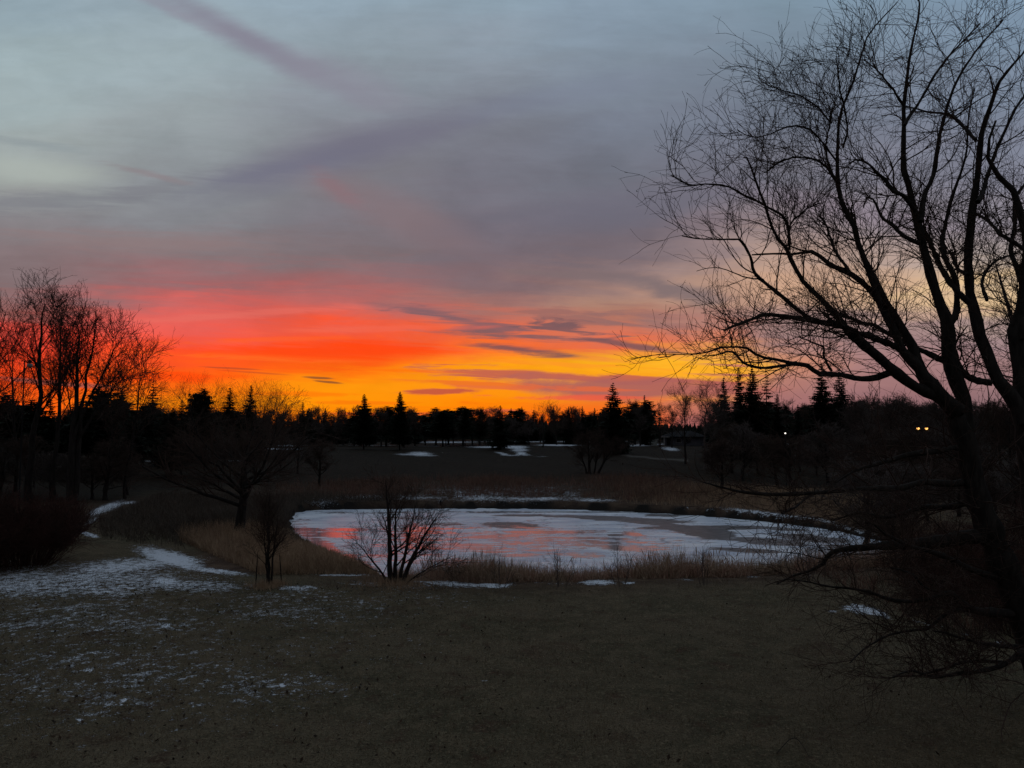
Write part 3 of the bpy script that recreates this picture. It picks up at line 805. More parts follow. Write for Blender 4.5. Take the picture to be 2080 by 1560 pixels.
        B3, Q3 = sprout(B2, Q2, k3, .15, 1.0, (40, 15), 1.05 * fac, 8, .10, up, .7, .0062, rg, tip=.35, trop_late=late, curl=.07)
        B4, Q4 = sprout(B3, Q3, 3, .2, 1.0, (38, 14), .55 * fac, 6, .09, up, .8, .0042, rg, tip=.2, trop_late=late, curl=.08)
        tipP, tipR = sprout(A[:, -10:], Ar[:, -10:], 4, .2, 1.0, (26, 12), .55, 8, .10, up, .7, .0055, rg, tip=.2, trop_late=late, curl=.06)
        tipP, tipR = keep(tipP, tipR)
        sets += [(B2, Q2, 4), (B3, Q3, 3), (B4, Q4, 3), (tipP, tipR, 3)]
    B2, Q2 = sprout(P0[:2], R0[:2], 48, .12, .95, (68, 14), 2.0, 12, .10, (0, 0, .05), .12, .008, rg, tip=.0, trop_late=(0, 0, -.03), rcap=.02, curl=.07)
    B3, Q3 = sprout(B2, Q2, 7, .15, 1, (40, 15), .9, 7, .11, (0, 0, .03), .7, .005, rg, tip=.3, curl=.07)
    B4, Q4 = sprout(B3, Q3, 3, .2, 1, (40, 15), .45, 5, .11, (0, 0, .03), .8, .0042, rg, tip=.2, curl=.07)
    sets += [(B2, Q2, 4), (B3, Q3, 3), (B4, Q4, 3)]
    v, f = tubes(sets); mesh_obj('crown', v, f, M_TWIG, root)
    # (twigs grow from the lower trunks too)
    # a few shrivelled leaves still hanging from twig ends
    B4 = sets[2][0]; idx = rg.choice(len(B4), 260, replace=False)
    tip = B4[idx, -1]; dv = unit(rg.normal(size=tip.shape) * .6 + np.array([0, 0, -1.0])); sv = unit(np.cross(dv, rg.normal(size=tip.shape)))
    L = rg.uniform(.03, .07, (len(tip), 1)); wv = L * .22
    lv = np.stack([tip, tip + dv * L * .5 + sv * wv, tip + dv * L, tip + dv * L * .5 - sv * wv], 1).reshape(-1, 3)
    lf = np.arange(len(lv)).reshape(-1, 4)
    lo = mesh_obj('leaves', lv, lf, M_LEAF, root); lo['kind'] = 'stuff'
    return root


# ============================================================ conifers
def conifer_mesh(seed, width=.20, layers=30, per=8, sparse=0.0, bare=.06, power=.85, droop=.28, ragged=.25, tuft=1.0):
    """unit-height conifer: trunk verts/faces, crown tris"""
    rg = np.random.default_rng(seed)
    z = np.linspace(-0.01, 1, 10)
    tp = np.stack([np.zeros(10), np.zeros(10), z], 1)[None]; tr = (0.014 * (1 - z) + 0.0015)[None]
    trunk = tubes([(tp, tr, 7)])
    tris = []
    br_P = []; br_R = []
    for i in range(layers):
        h = bare + (0.995 - bare) * (i / (layers - 1)) ** .92
        rad = width * ((1 - h) / (1 - bare)) ** power * (1 + ragged * rg.normal() * .5) + .004
        if h < bare + .12: rad *= .75 + 2 * (h - bare)
        for j in range(max(4, int(per * (0.6 + 0.4 * (1 - h))))):
            if rg.random() < sparse: continue
            a = rg.random() * 2 * np.pi; L = rad * (1 + ragged * rg.normal()); L = max(L, .006)
            d = np.array([math.cos(a), math.sin(a), 0.0]); s = np.array([-d[1], d[0], 0.0])
            n = 5; q = np.linspace(0, 1, n)
            dr = droop * (1 - .9 * h) ; upt = .18
            pts = np.stack([d * L * t + np.array([0, 0, h - dr * L * (t - 1.3 * upt * t * t * 2) + rg.normal() * .002]) for t in q])
            br_P.append(pts); br_R.append(np.linspace(.0022, .0006, n) * (1.2 - h))
            # hanging and sideways sprays of needles
            for m_ in range(1, n):
                for _ in range(2):
                    t0 = pts[m_ - 1] + (pts[m_] - pts[m_ - 1]) * rg.random()
                    sl = (L * .42 * (1.15 - q[m_]) + .010) * tuft
                    for sg in (-1, 1):
                        e = t0 + (s * sg * rg.uniform(.5, 1.1) + d * rg.uniform(.1, .8)) * sl + np.array([0, 0, -rg.uniform(.05, .5) * sl])
                        w = d * sl * .28
                        tris.append((t0 - w * .5, t0 + w, e))
                    e = t0 + d * rg.uniform(0, .6) * sl + s * rg.normal() * sl * .25 + np.array([0, 0, -rg.uniform(.3, .8) * sl])
                    tris.append((t0 - d * sl * .22, t0 + d * sl * .3, e))
            e = pts[-1] + d * L * .14 + np.array([0, 0, .01]); w = s * .006
            tris.append((pts[-2] - w, pts[-2] + w, e))
    tv = np.array(tris).reshape(-1, 3)
    tf = np.arange(len(tv)).reshape(-1, 3)
    return trunk, tv, tf, tubes([(np.stack(br_P), np.stack(br_R), 3)])


def conifer_proto(name, **kw):
    trunk, tv, tf, br = conifer_mesh(**kw)
    nv = len(tv)
    bf = br[1]
    btri = np.concatenate([bf[:, [0, 1, 2]], bf[:, [0, 2, 3]]])
    v = np.concatenate([tv, br[0]]); f = np.concatenate([tf, btri + nv])
    me_t = mesh_obj('trunk', *trunk, M_DARKBARK); me_c = mesh_obj('crown', v, f, M_NEEDLE, smooth=False)
    a, b = me_t.data, me_c.data
    bpy.data.objects.remove(me_t); bpy.data.objects.remove(me_c)
    return name, a, b


PROTO = {
 'spruce_a': conifer_proto('spruce_tree', seed=1, width=.27, layers=40, per=12, power=.95, tuft=1.25),
 'spruce_b': conifer_proto('spruce_tree', seed=2, width=.22, layers=40, per=11, power=.95, ragged=.35, tuft=1.3),
 'spruce_hero': conifer_proto('spruce_tree', seed=3, width=.33, layers=34, per=13, ragged=.22, droop=.0, power=.8, tuft=1.15),
 'spire': conifer_proto('spruce_tree', seed=4, width=.15, layers=40, per=9, ragged=.4, tuft=1.4),
 'sparse': conifer_proto('spruce_tree', seed=5, width=.24, layers=26, per=9, sparse=.2, ragged=.35, tuft=1.0),
 'pine': conifer_proto('pine_tree', seed=6, width=.30, layers=26, per=13, bare=.30, power=.42, droop=-.25, ragged=.3, tuft=1.3),
 'pine_b': conifer_proto('pine_tree', seed=7, width=.27, layers=26, per=12, bare=.30, power=.5, droop=-.1, ragged=.4, tuft=1.3),
 'dense': conifer_proto('spruce_tree', seed=8, width=.31, layers=40, per=13, bare=.15, power=.85, ragged=.2, tuft=1.25),
}


def conifer(px, top, dist, kind, wf=1.0, label=None, group=None, cat=None):
    g = at_dist(px, dist); h = z_of(top, dist) - g[2]
    nm, a, b = PROTO[kind]
    root = empty(nm, g, random.random() * 6.28, label=label, cat=cat or ('pine' if nm == 'pine_tree' else 'spruce'), group=group)
    root.scale = (h * wf, h * wf, h)
    for n, me in (('trunk', a), ('crown', b)):
        o = bpy.data.objects.new(n, me); col.objects.link(o); o.parent = root
    return root


random.seed(4)
GSP = 'spruces of the far treeline'; LSP = 'small dark spruce in the far treeline across the field'
GPN = 'dark pines behind the left trees'
NAMED = [
 (739, 801, 172, 'dense', 1.05, 'broad dark spruce rising above the treeline, left of the sharper lone spire in the middle'),
 (812, 796, 170, 'dense', .95, 'pointed dark spruce rising highest in the middle of the treeline'),
 (1246, 778, 150, 'spruce_hero', 1.0, 'wide spiky spruce standing alone above the treeline, left of the hut'),
 (1310, 803, 190, 'spire', 1.1, 'slim spruce tip poking up between the wide spiky spruce and the hut'),
 (1472, 768, 142, 'spruce_b', .95, 'shortest spruce at the left end of the tall cluster right of the hut'),
 (1503, 748, 140, 'spruce_b', .9, 'second spruce from the left in the tall cluster right of the hut'),
 (1530, 745, 138, 'spruce_a', 1.0, 'tallest and fullest spruce in the cluster right of the hut'),
 (1558, 754, 141, 'sparse', .9, 'thin sparse spruce with gaps at the right of the tall cluster'),
 (1580, 800, 140, 'spruce_b', 1.0, 'low spruce at the right foot of the tall cluster'),
 (1622, 822, 165, 'spire', 1.3, 'small spruce between the two tall spruce clusters'),
 (1672, 740, 132, 'spruce_a', 1.05, 'taller spruce of the pair seen behind the lowest sky-high willow limb'),
 (1708, 751, 134, 'spruce_a', .95, 'shorter spruce of the pair seen behind the willow limb'),
 (308, 775, 135, 'sparse', 1.15, 'feathery spruce with sky showing through, right of the tall bare trees'),
 (368, 812, 135, 'spire', 1.5, 'small narrow spruce beside the round dark pine clump'),
 (410, 789, 132, 'pine', .9, 'round topped dark pine above the left end of the treeline'),
 (392, 806, 134, 'pine_b', .9, 'lower dark pine leaning on the round topped pine'),
 (465, 788, 140, 'spire', 1.5, 'narrow spruce tip right of the round topped pine'),
 (508, 783, 142, 'spire', 1.3, 'tall thin spruce tip behind the faint twiggy crowns'),
 (200, 785, 112, 'pine', 1.0, 'big black pine behind the forked bare tree at left'),
 (243, 798, 116, 'pine_b', 1.0, 'ragged dark pine on the right shoulder of the big black pine'),
 (100, 803, 108, 'spruce_b', 1.1, 'pointed dark spruce between the tall bare trunks at left'),
 (8, 797, 105, 'pine_b', 1.0, 'dark pine at the left edge of the photo behind the bare trees'),
 (1016, 824, 165, 'spire', 1.7, 'narrow dark spruce standing on its own bare trunk in the middle field'),
 (945, 826, 178, 'pine', .7, 'round headed dark conifer right of the pointed middle spruce'),
]
for (px, top, dist, kind, wf, lab) in NAMED: conifer(px, top, dist, kind, wf, lab)
for (px, top, dist, kind, wf) in [(614,817,200,'spire',1.3),(632,829,215,'spruce_b',1),(647,830,220,'spire',1.2),(660,829,210,'spire',1.3),(687,834,230,'spruce_b',.9),(701,834,235,'spire',1.2),
    (845,838,240,'spruce_b',.9),(977,830,190,'pine',.7),(1038,829,200,'spruce_b',1),(1060,826,205,'spruce_a',.9),(1155,826,200,'spruce_a',.9),(1168,831,210,'spruce_b',1),(1183,825,205,'spruce_b',.9),(1208,829,190,'spruce_b',1)]:
    conifer(px, top, dist, kind, wf, LSP, GSP)
px = -160
while px < 2260:
    if not (1318 < px < 1440):
        top = random.choice([random.uniform(823, 838), random.uniform(838, 854), random.uniform(842, 856)]) + 5 * math.sin(px * .013); dist = random.uniform(185, 290)
        if px < 330: top -= 12; dist = random.uniform(140, 200)
        if px > 1260: top -= 12
        conifer(px, top, dist, random.choice(['spruce_a', 'pine', 'pine_b', 'pine', 'pine_b', 'dense']), random.uniform(1.1, 2.0), LSP, GSP)
    px += random.uniform(11, 34)
for k, px in enumerate([-70, -40, 30, 62, 130, 165, 225, 268, 290, 335, 350]):
    conifer(px, random.uniform(812, 850), random.uniform(100, 125), random.choice(['pine', 'pine_b', 'dense']), random.uniform(.9, 1.15),
            'low black pine in the mass behind the tall bare trees at left', GPN)

# ============================================================ bare deciduous trees
WB = ('dark', M_DARKBARK)


def place_bare(name, px, dist, top, seed, r0, label, cat='tree', group=None, mt=M_DARKBARK, mc=M_TWIG, py=None, **kw):
    g = at_dist(px, dist)
    H = z_of(top, dist) - g[2]
    H *= kw.pop('hk', 1.0)
    tr, cr = bare_tree(seed, H, r0, **kw)
    return make_tree(name, g, tr, cr, mt, mc, label=label, cat=cat, group=group)


LG = 'tall bare trees on the left bank'
LK = dict(group=LG, wig=.05, up=.07, n2=7, l2=.58, n3=6, l3=.55, n4=1, rmin=.0155, rf1=.44)
place_bare('bare_tree', -14, 73, 566, 21, .30, 'bare tree cut by the left edge of the photo', trunk_frac=.25, n1=15, a1=40, l1=.40, **LK)
place_bare('bare_tree', 64, 75, 548, 22, .34, 'tallest bare tree of the left group, behind the unlit lamp', trunk_frac=.38, lean=(.6, 0), n1=15, a1=34, l1=.30, **LK)
place_bare('bare_tree', 114, 76, 574, 23, .25, 'slim straight bare tree between the lamp and the thick forked tree', trunk_frac=.4, lean=(.5, 0), n1=14, a1=34, l1=.28, **LK)
g = at_dist(152, 72)
Hf = z_of(586, 72) - g[2]
LK2 = {k: v for k, v in LK.items() if k != 'group'}
tr, cr = bare_tree(24, Hf, .42, trunk_frac=.58, n1=9, a1=38, l1=.27, fork=.42,
                   stems=[(.3, .3, Hf * .93, .34, -.1, 0), (2.2, -.5, Hf * .97, .24, .05, .1), (4.6, .5, Hf * .86, .20, .12, .0), (6.2, -.3, Hf * .72, .20, .2, .1), (-1.3, .5, Hf * .8, .14, -.2, .1)], **LK2)
make_tree('bare_tree', g, tr, cr, M_DARKBARK, M_TWIG, label='thick bare tree forking into spreading limbs, right of the lamp', cat='tree', group=LG)
place_bare('bare_tree', 258, 80, 655, 25, .14, 'thin bare tree arching right at the end of the left group', trunk_frac=.3, lean=(1.2, 0), n1=13, a1=36, l1=.33, **LK)
place_bare('bare_tree', 215, 88, 690, 26, .14, 'faint slender bare tree behind the forked one', trunk_frac=.3, lean=(.6, 0), n1=12, a1=38, l1=.34, **LK)
place_bare('bare_tree', 36, 84, 640, 27, .18, 'shorter bare tree between the photo edge and the lamp', trunk_frac=.3, lean=(-.6, 0), n1=13, a1=38, l1=.36, **LK)

place_bare('oak_tree', 490, 49, 775, 31, .36, 'broad dark bare tree with a thick trunk on the grassy pond bank', trunk_frac=.33, n1=18, a1=62, l1=1.30, n2=11, l2=.40, n3=7, l3=.45, n4=3, up=.035, wig=.12, rmin=.007, rf1=.5, lean=(.3, 0))
gs = on_ground(545, 1192); Hs = z_of(972, gs[1]) - gs[2]
tr, cr = bare_tree(32, Hs, .10, trunk_frac=.3, n1=11, a1=42, l1=.38, n2=8, l2=.5, n3=5, l3=.5, up=.08, rmin=.0045,
                   stems=[(.0, 0, Hs, .085, 0, 0), (-.35, .1, Hs * .8, .045, -.10, 0), (.42, 0, Hs * .82, .05, .09, .03), (-.2, .2, Hs * .9, .045, -.04, .06)])
make_tree('young_tree', gs, tr, cr, M_DARKBARK, M_TWIG, label='young upright bare tree between two thin stakes on the lawn', cat='tree')
g8 = on_ground(793, 1185); Hm = z_of(945, g8[1]) - g8[2]
tr, cr = bare_tree(33, Hm, .13, trunk_frac=.2, n1=9, a1=46, l1=.40, n2=8, l2=.5, n3=6, l3=.5, up=.06, rmin=.005,
                   stems=[(-.25, .1, Hm, .13, 0, 0), (-.05, .5, Hm * .8, .10, .18, .1), (.75, .2, Hm * .78, .09, .42, .1), (1.75, -.1, Hm * .68, .11, .55, 0), (-1.6, 0, Hm * .42, .06, -.1, 0), (2.5, 0, Hm * .30, .04, .65, -.05)])
make_tree('pondside_tree', g8, tr, cr, M_DARKBARK, M_TWIG, label='small bare tree with four spreading stems in front of the ice', cat='tree')
g12 = on_ground(1196, 962); H12 = z_of(868, g12[1]) - g12[2]
tr, cr = bare_tree(34, H12, .28, trunk_frac=.22, n1=10, a1=50, l1=.5, n2=8, l2=.5, n3=7, l3=.5, n4=2, up=.04, rmin=.012,
                   stems=[(-.3, 0, H12, .22, 0, 0), (1.5, .3, H12 * .9, .15, .9, .2), (3.6, 0, H12 * .8, .20, 1.6, 0), (-1.6, .4, H12 * .7, .14, -.4, .2)])
make_tree('orchard_tree', g12, tr, cr, M_DARKBARK, M_TWIG, label='low leaning bare tree with several trunks on the slope beyond the pond', cat='tree')

# faint thin crowns against the orange sky, and the grey bare trees near the hut
for (px, dist, top, seed, lab) in [(425, 150, 752, 41, 'faint lacy bare crown left of the thin spruce tip'), (500, 155, 757, 42, 'faint lacy bare crown around the thin spruce tip'), (560, 160, 772, 43, 'faint lacy bare crown at the right end of the orange gap'),
                                   (385, 158, 762, 46, 'faint lacy bare crown behind the round topped pine'), (535, 150, 764, 47, 'faint lacy bare crown just right of the thin spruce tip'), (330, 150, 790, 45, 'faint lacy bare crown right of the feathery spruce'),
                                   (1103, 175, 808, 44, 'rounded lacy bare tree top breaking the middle of the treeline')]:
    place_bare('bare_tree', px, dist, top, seed, .16, lab, trunk_frac=.35, n1=12, a1=58, l1=.7, n2=7, l2=.55, n3=5, l3=.55, n4=2, up=.04, wig=.07, rmin=.010, rf1=.35)
for (px, dist, top, seed, lab) in [(1392, 128, 772, 51, 'grey bare tree left of the pale trunk, by the hut'), (1432, 120, 768, 52, 'bare tree with a pale grey trunk in front of the hut'), (1458, 132, 780, 53, 'grey bare tree between the pale trunk and the spruces'),
                                   (1340, 180, 815, 54, 'rounded bare tree behind the pale shed'), (1365, 175, 818, 55, 'dense bare tree directly behind the hut roof'), (1300, 185, 822, 57, 'low bare tree right of the wide spiky spruce')]:
    place_bare('bare_tree', px, dist, top, seed, .20, lab, mt=M_GREYTWIG if seed == 52 else M_DARKBARK, mc=M_GREYTWIG, trunk_frac=.28, n1=14, a1=40, l1=.38, n2=8, l2=.5, n3=7, l3=.5, n4=2, up=.07, rmin=.014)

# repeated bare trees: three kinds, copied
kinds = []
for s in range(4):
    tr, cr = bare_tree(60 + s, 9.0, .17, trunk_frac=.2, n1=15, a1=44, l1=.42, n2=9, l2=.5, n3=7, l3=.5, n4=2, up=.06, rmin=.018)
    v, f = tubes(tr); a = mesh_obj('trunk', v, f, M_DARKBARK)
    v, f = tubes(cr); b = mesh_obj('crown', v, f, M_GREYTWIG if s % 2 else M_TWIG)
    kinds.append((a.data, b.data)); bpy.data.objects.remove(a); bpy.data.objects.remove(b)


def bare_copy(px, dist, top, label, group, name='bare_tree', cat='tree', wf=1.0):
    g = at_dist(px, dist); h = (z_of(top, dist) - g[2]) / 9.0
    root = empty(name, g, random.random() * 6.28, label=label, cat=cat, group=group)
    root.scale = (h * wf, h * wf, h)
    a, b = random.choice(kinds)
    for n, me in (('trunk', a), ('crown', b)):
        o = bpy.data.objects.new(n, me); col.objects.link(o); o.parent = root


px = -150
while px < 2250:
    if not 1320 < px < 1440:
        bare_copy(px, random.uniform(180, 250), random.uniform(822, 846) - (14 if px > 1260 else 0), 'grey leafless tree in the far woods beyond the field', 'leafless trees of the far woods', wf=random.uniform(.9, 1.3))
    px += random.uniform(9, 24)
for k in range(16):
    bare_copy(1735 + k * 23 + random.uniform(-8, 8), random.uniform(95, 135), random.uniform(792, 830), 'leafless tree in the dark wood behind the willow', 'leafless trees behind the willow', wf=1.1)
for k in range(24):
    bare_copy(1440 + k * 24 + random.uniform(-10, 10), random.uniform(84, 118), random.uniform(850, 900), 'tangled grey bush on the slope beyond the right end of the pond', 'grey bushes beyond the pond', 'bare_bush', 'bush', 1.7)
for k in range(10):
    bare_copy(300 + k * 38 + random.uniform(-12, 12), random.uniform(95, 130), random.uniform(860, 895), 'leafless dark bush on the field edge behind the broad bank tree', 'bushes behind the broad bank tree', 'bare_bush', 'bush', 1.5)
for k in range(9):
    bare_copy(-20 + k * 34 + random.uniform(-12, 12), random.uniform(78, 90), random.uniform(880, 935), 'dark undergrowth bush among the tall left trunks', 'bushes among the left trunks', 'bare_bush', 'bush', 1.8)
for k in range(16):
    bare_copy(1760 + k * 24 + random.uniform(-12, 12), random.uniform(48, 74), random.uniform(905, 985), 'dark twiggy bush seen through the lower willow limbs', 'bushes behind the lower willow limbs', 'bare_bush', 'bush', 1.8)


# ============================================================ bushes, saplings, grasses
def shrub(name, loc, H, nst, spread, seed, mat, label, cat='bush', group=None, rmin=.007, k1=7, k2=5):
    rg = np.random.default_rng(seed)
    a = rg.random(nst) * 6.283; rad = spread * rg.random(nst) ** .7
    h = H * rg.uniform(.55, 1.0, nst) * (1 - .35 * (rad / spread) ** 2)
    z = np.linspace(0, 1, 8)[None, :, None]
    b0 = np.stack([np.cos(a) * rad * .55, np.sin(a) * rad * .55, np.full(nst, -.05)], 1)[:, None, :]
    d = np.stack([np.cos(a) * rad * .7, np.sin(a) * rad * .7, h], 1)[:, None, :]
    P0 = b0 + d * z + np.cumsum(rg.normal(size=(nst, 8, 3)), 1) * .03 * H * .4
    R0 = np.broadcast_to(np.linspace(.02, .007, 8)[None, :], (nst, 8)) * max(.6, H / 3)
    C1, Q1 = sprout(P0, R0, k1, .2, 1, (38, 12), H * .32, 6, .14, (0, 0, .08), .6, rmin, rg, tip=.3)
    C2, Q2 = sprout(C1, Q1, k2, .2, 1, (40, 12), H * .16, 4, .16, (0, 0, .06), .7, rmin * .8, rg, tip=.2)
    root = empty(name, loc, 0, label=label, cat=cat, group=group)
    v, f = tubes([(P0, R0, 5)]); mesh_obj('stems', v, f, mat, root)
    v, f = tubes([(C1, Q1, 3), (C2, Q2, 3)]); mesh_obj('crown', v, f, mat, root)
    return root


shrub('dogwood_bush', on_ground(45, 1148), 3.3, 130, 2.6, 71, M_REDTWIG, 'dense dark reddish bush at the left edge beside the snowy grass', rmin=.009, k1=9, k2=7)
shrub('dogwood_bush', on_ground(-60, 1160), 3.6, 110, 2.4, 72, M_REDTWIG, 'black bush cut by the left photo edge, nearest the viewer', rmin=.009, k1=9, k2=7)
shrub('dogwood_bush', on_ground(98, 1105), 2.6, 90, 2.0, 73, M_REDTWIG, 'lower dark bush behind the dense reddish one, by the grass path', rmin=.009, k1=9, k2=6)
for i, (px, py, h, sp_) in enumerate([(1905, 1235, 1.5, 1.3), (1985, 1222, 1.9, 1.5), (2060, 1240, 2.2, 1.6), (1870, 1180, 1.6, 1.4), (2010, 1160, 2.4, 1.8), (2120, 1200, 2.6, 1.8), (1930, 1140, 2.2, 1.8), (2060, 1290, 1.3, 1.2), (2090, 1120, 3.0, 2.2), (1840, 1140, 1.8, 1.6)]):
    shrub('dogwood_bush', on_ground(px, py), h, 60, sp_, 91 + i, M_REDTWIG, 'low dark red bush in the thicket beneath the willow limbs', group='red bushes beneath the willow', rmin=.006, k1=7, k2=5)
for i, (px, py, h, lab) in enumerate([(1258, 1192, 1.9, 'leafless sapling sticking up from the reeds in front of the pale ice'), (1431, 1190, 1.8, 'twiggy sapling above the redder reeds'),
                                      (1012, 1194, 1.6, 'tuft-headed sapling at the left part of the reed bed'), (1138, 1194, 1.9, 'thin dark stalky sapling in the middle of the reed bed'), (1640, 1180, 2.4, 'pale curling sapling at the right end of the reeds under the willow')]):
    shrub('sapling', on_ground(px, py), h, 5, .5, 80 + i, M_GREYTWIG, lab, 'sapling', rmin=.005, k1=6, k2=3)


def blades(name, pts, hmin, hmax, width, mat, seed, lean=.35, label=None, seg=3, droop=.3, hs=None, plume=0.0):
    """upright grass stalks as thin bent ribbons"""
    rg = np.random.default_rng(seed); n = len(pts)
    h = rg.uniform(hmin, hmax, n) * (hs if hs is not None else 1.0)
    a = rg.random(n) * 6.283; ln = rg.normal(size=n) * lean
    d = np.stack([np.cos(a) * ln, np.sin(a) * ln, np.ones(n)], 1)
    fa = rg.random(n) * 3.1416; s = np.stack([np.cos(fa), np.sin(fa), np.zeros(n)], 1)
    rows = []
    for j in range(seg + 1):
        t = j / seg
        c = pts + d * (h * t)[:, None]
        c[:, :2] += (d[:, :2] * (h * droop * t * t)[:, None]) ; c[:, 2] -= np.abs(ln) * h * droop * t * t
        w = width * (1 - .85 * t) + plume * math.exp(-((t - .86) / .10) ** 2)
        rows.append(c - s * w); rows.append(c + s * w)
    V_ = np.stack(rows, 1)
    m_ = 2 * (seg + 1)
    base = np.arange(n)[:, None] * m_
    f = np.concatenate([base + np.array([[2 * j, 2 * j + 1, 2 * j + 3, 2 * j + 2]]) for j in range(seg)])
    o = mesh_obj(name, V_.reshape(-1, 3), f, mat, smooth=False)
    return tag(o, kind='stuff')


def scatter(n, xr, yr, keep, seed):
    rg = np.random.default_rng(seed)
    x = rg.uniform(*xr, n); y = rg.uniform(*yr, n); z = ground_h(x, y)
    v = np.stack([x, y, z], 1); a, b = to_px(v); sd = pond_sd(x, y)
    k = keep(x, y, z, a, b, sd, rg)
    return v[k]


def clump(x, y, s=1.0, p=0.0): return .5 + .25 * (np.sin(x * 1.3 * s + p) * np.sin(y * 1.7 * s + 1 + p) + np.sin(x * .53 * s + 2 + p) + .7 * np.sin(x * 3.1 * s + y * 2.3 * s))


v = scatter(170000, (-9, 26), (33, 44), lambda x, y, z, a, b, sd, rg: (sd > .05) & (sd < 4.6) & (b > 1140) & (rg.random(len(x)) < np.where(a > 872, 1, np.where(a > 790, .45, 0))) & (rg.random(len(x)) < np.clip(clump(x, y) * 1.5, .35, 1) * sstep(5.2, 3.4, sd)), 1)
blades('reeds', v, .6, 1.5, .013, M_REED, 2, .46, droop=.55, hs=.30 + .95 * np.clip(clump(v[:, 0], v[:, 1], 1.3, .7), 0, 1))
v = scatter(3500, (-9, 26), (36, 43), lambda x, y, z, a, b, sd, rg: (sd > .05) & (sd < 2.8) & (a > 850) & (clump(x, y, .8, 2) > .55), 3)
blades('reed_stalks', v, .9, 1.9, .006, M_REED, 4, .24, seg=7, droop=.5, plume=.022)
v = scatter(120000, (-26, -7), (34, 66), lambda x, y, z, a, b, sd, rg: (sd > .1) & (a < 790) & (b > 1075) & (b < 1168) & (a > 350 + (1168 - b) * .2) & (b < 1085 + (a - 330) * .42) & (sd < 11) & (rg.random(len(x)) < sstep(1062, 1105, b + 14 * (clump(x, y, 1.4) - .5))), 5)
blades('bank_grass', v, .45, 1.0, .012, M_TAN, 6, .42, hs=(.40 + .60 * sstep(.3, 4.5, pond_sd(v[:, 0], v[:, 1]))) * (.7 + .5 * np.clip(clump(v[:, 0], v[:, 1], 1.4), 0, 1)))
v = scatter(120000, (-46, -12), (44, 85), lambda x, y, z, a, b, sd, rg: (sd > .1) & (sd < 30) & (b < 1118) & (b > 1008) & (a > np.interp(b, [1008, 1025, 1045, 1060, 1090, 1118], [320, 290, 240, 205, 205, 240]) + 8 * rg.normal(size=len(x))) & (b < 1090 + (a - 190) * .17) & (rg.random(len(x)) < sstep(1118, 1080, b + 20 * (clump(x, y, 1.1) - .5)) * (.4 + .6 * clump(x, y, 1.7))), 7)
blades('bank_weeds', v, .35, 1.1, .014, M_WEED, 8, .5, hs=.4 + 1.1 * np.clip(clump(v[:, 0], v[:, 1], 1.2, .4), 0, 1))
v = scatter(150000, (-30, 45), (62, 112), lambda x, y, z, a, b, sd, rg: (y > 62) & (sd > 2.2 + 1.6 * clump(x, y, .6)) & (sd < 24) & (a < 1600) & (a > 560) & (rg.random(len(x)) < sstep(1620, 1280, a) * np.clip(1.7 * clump(x, y, .7) - .35, .04, 1) * sstep(1.5, 4.5, sd)), 9)
blades('bank_brush', v, .7, 2.1, .016, M_BRUSH, 10, .34, hs=.35 + 1.0 * rng.random(len(v)) * .7 * np.clip(clump(v[:, 0], v[:, 1], .5, 1.7), 0, 1))
v = scatter(110000, (10, 60), (45, 100), lambda x, y, z, a, b, sd, rg: (sd > 1.1) & (sd < 20) & (a > 1180) & (b < 1140) & (rg.random(len(x)) < sstep(1200, 1480, a) * (.5 + .5 * clump(x, y, .9)) * sstep(1950, 1720, a) * sstep(20, 12, sd)), 11)
blades('slope_grass', v, .4, .95, .016, M_TAN, 12, .45)
v = scatter(30000, (14, 34), (22, 42), lambda x, y, z, a, b, sd, rg: (sd > .3) & (a > 1560) & (b > 1120) & (b < 1300) & (b < 1180 + (a - 1560) * .28) & (clump(x, y) > .35), 13)
blades('rough_grass', v, .25, .7, .011, M_BRUSH, 14, .45)
# short lawn turf with frayed blades
v = scatter(330000, (-26, 26), (12.5, 37), lambda x, y, z, a, b, sd, rg: (np.abs(x) < y * .72) & (sd > 5.2) & (rg.random(len(x)) < np.clip(14.0 / y, .3, 1) * np.clip(.25 + clump(x, y, 1.1), .2, 1)), 15)
blades('lawn_grass', v, .03, .085, .006, M_LAWNBLADE, 16, .9, seg=1, droop=0)
tp_ = []
rgt = np.random.default_rng(23)
for (bx_, by_), n_, sd_ in (((gs[0], gs[1]), 900, .38), ((g8[0] + .3, g8[1] - .1), 1500, .75)):
    q = rgt.normal(size=(n_, 2)) * sd_ + np.array([bx_, by_])
    tp_.append(np.stack([q[:, 0], q[:, 1], ground_h(q[:, 0], q[:, 1])], 1))
blades('tree_foot_grass', np.concatenate(tp_), .12, .42, .008, M_TAN, 24, .5)
# leaves blown over the lawn
rg = np.random.default_rng(17)
v = scatter(5200, (-22, 14), (13, 34), lambda x, y, z, a, b, sd, rg: (sd > 6) & (rg.random(len(x)) < sstep(6, -10, x) * .9 + .06), 18)
n = len(v); a = rg.random(n) * 6.283; L = rg.uniform(.03, .06, n)[:, None]
d1 = np.stack([np.cos(a), np.sin(a), rg.normal(size=n) * .4], 1) * L; d2 = np.stack([-np.sin(a), np.cos(a), rg.normal(size=n) * .4], 1) * L * .6
c = v + np.array([0, 0, .055])
LV = np.stack([c - d1, c + d2, c + d1, c - d2], 1).reshape(-1, 3)
tag(mesh_obj('fallen_leaves', LV, np.arange(len(LV)).reshape(-1, 4), M_LEAF, smooth=False), kind='stuff')

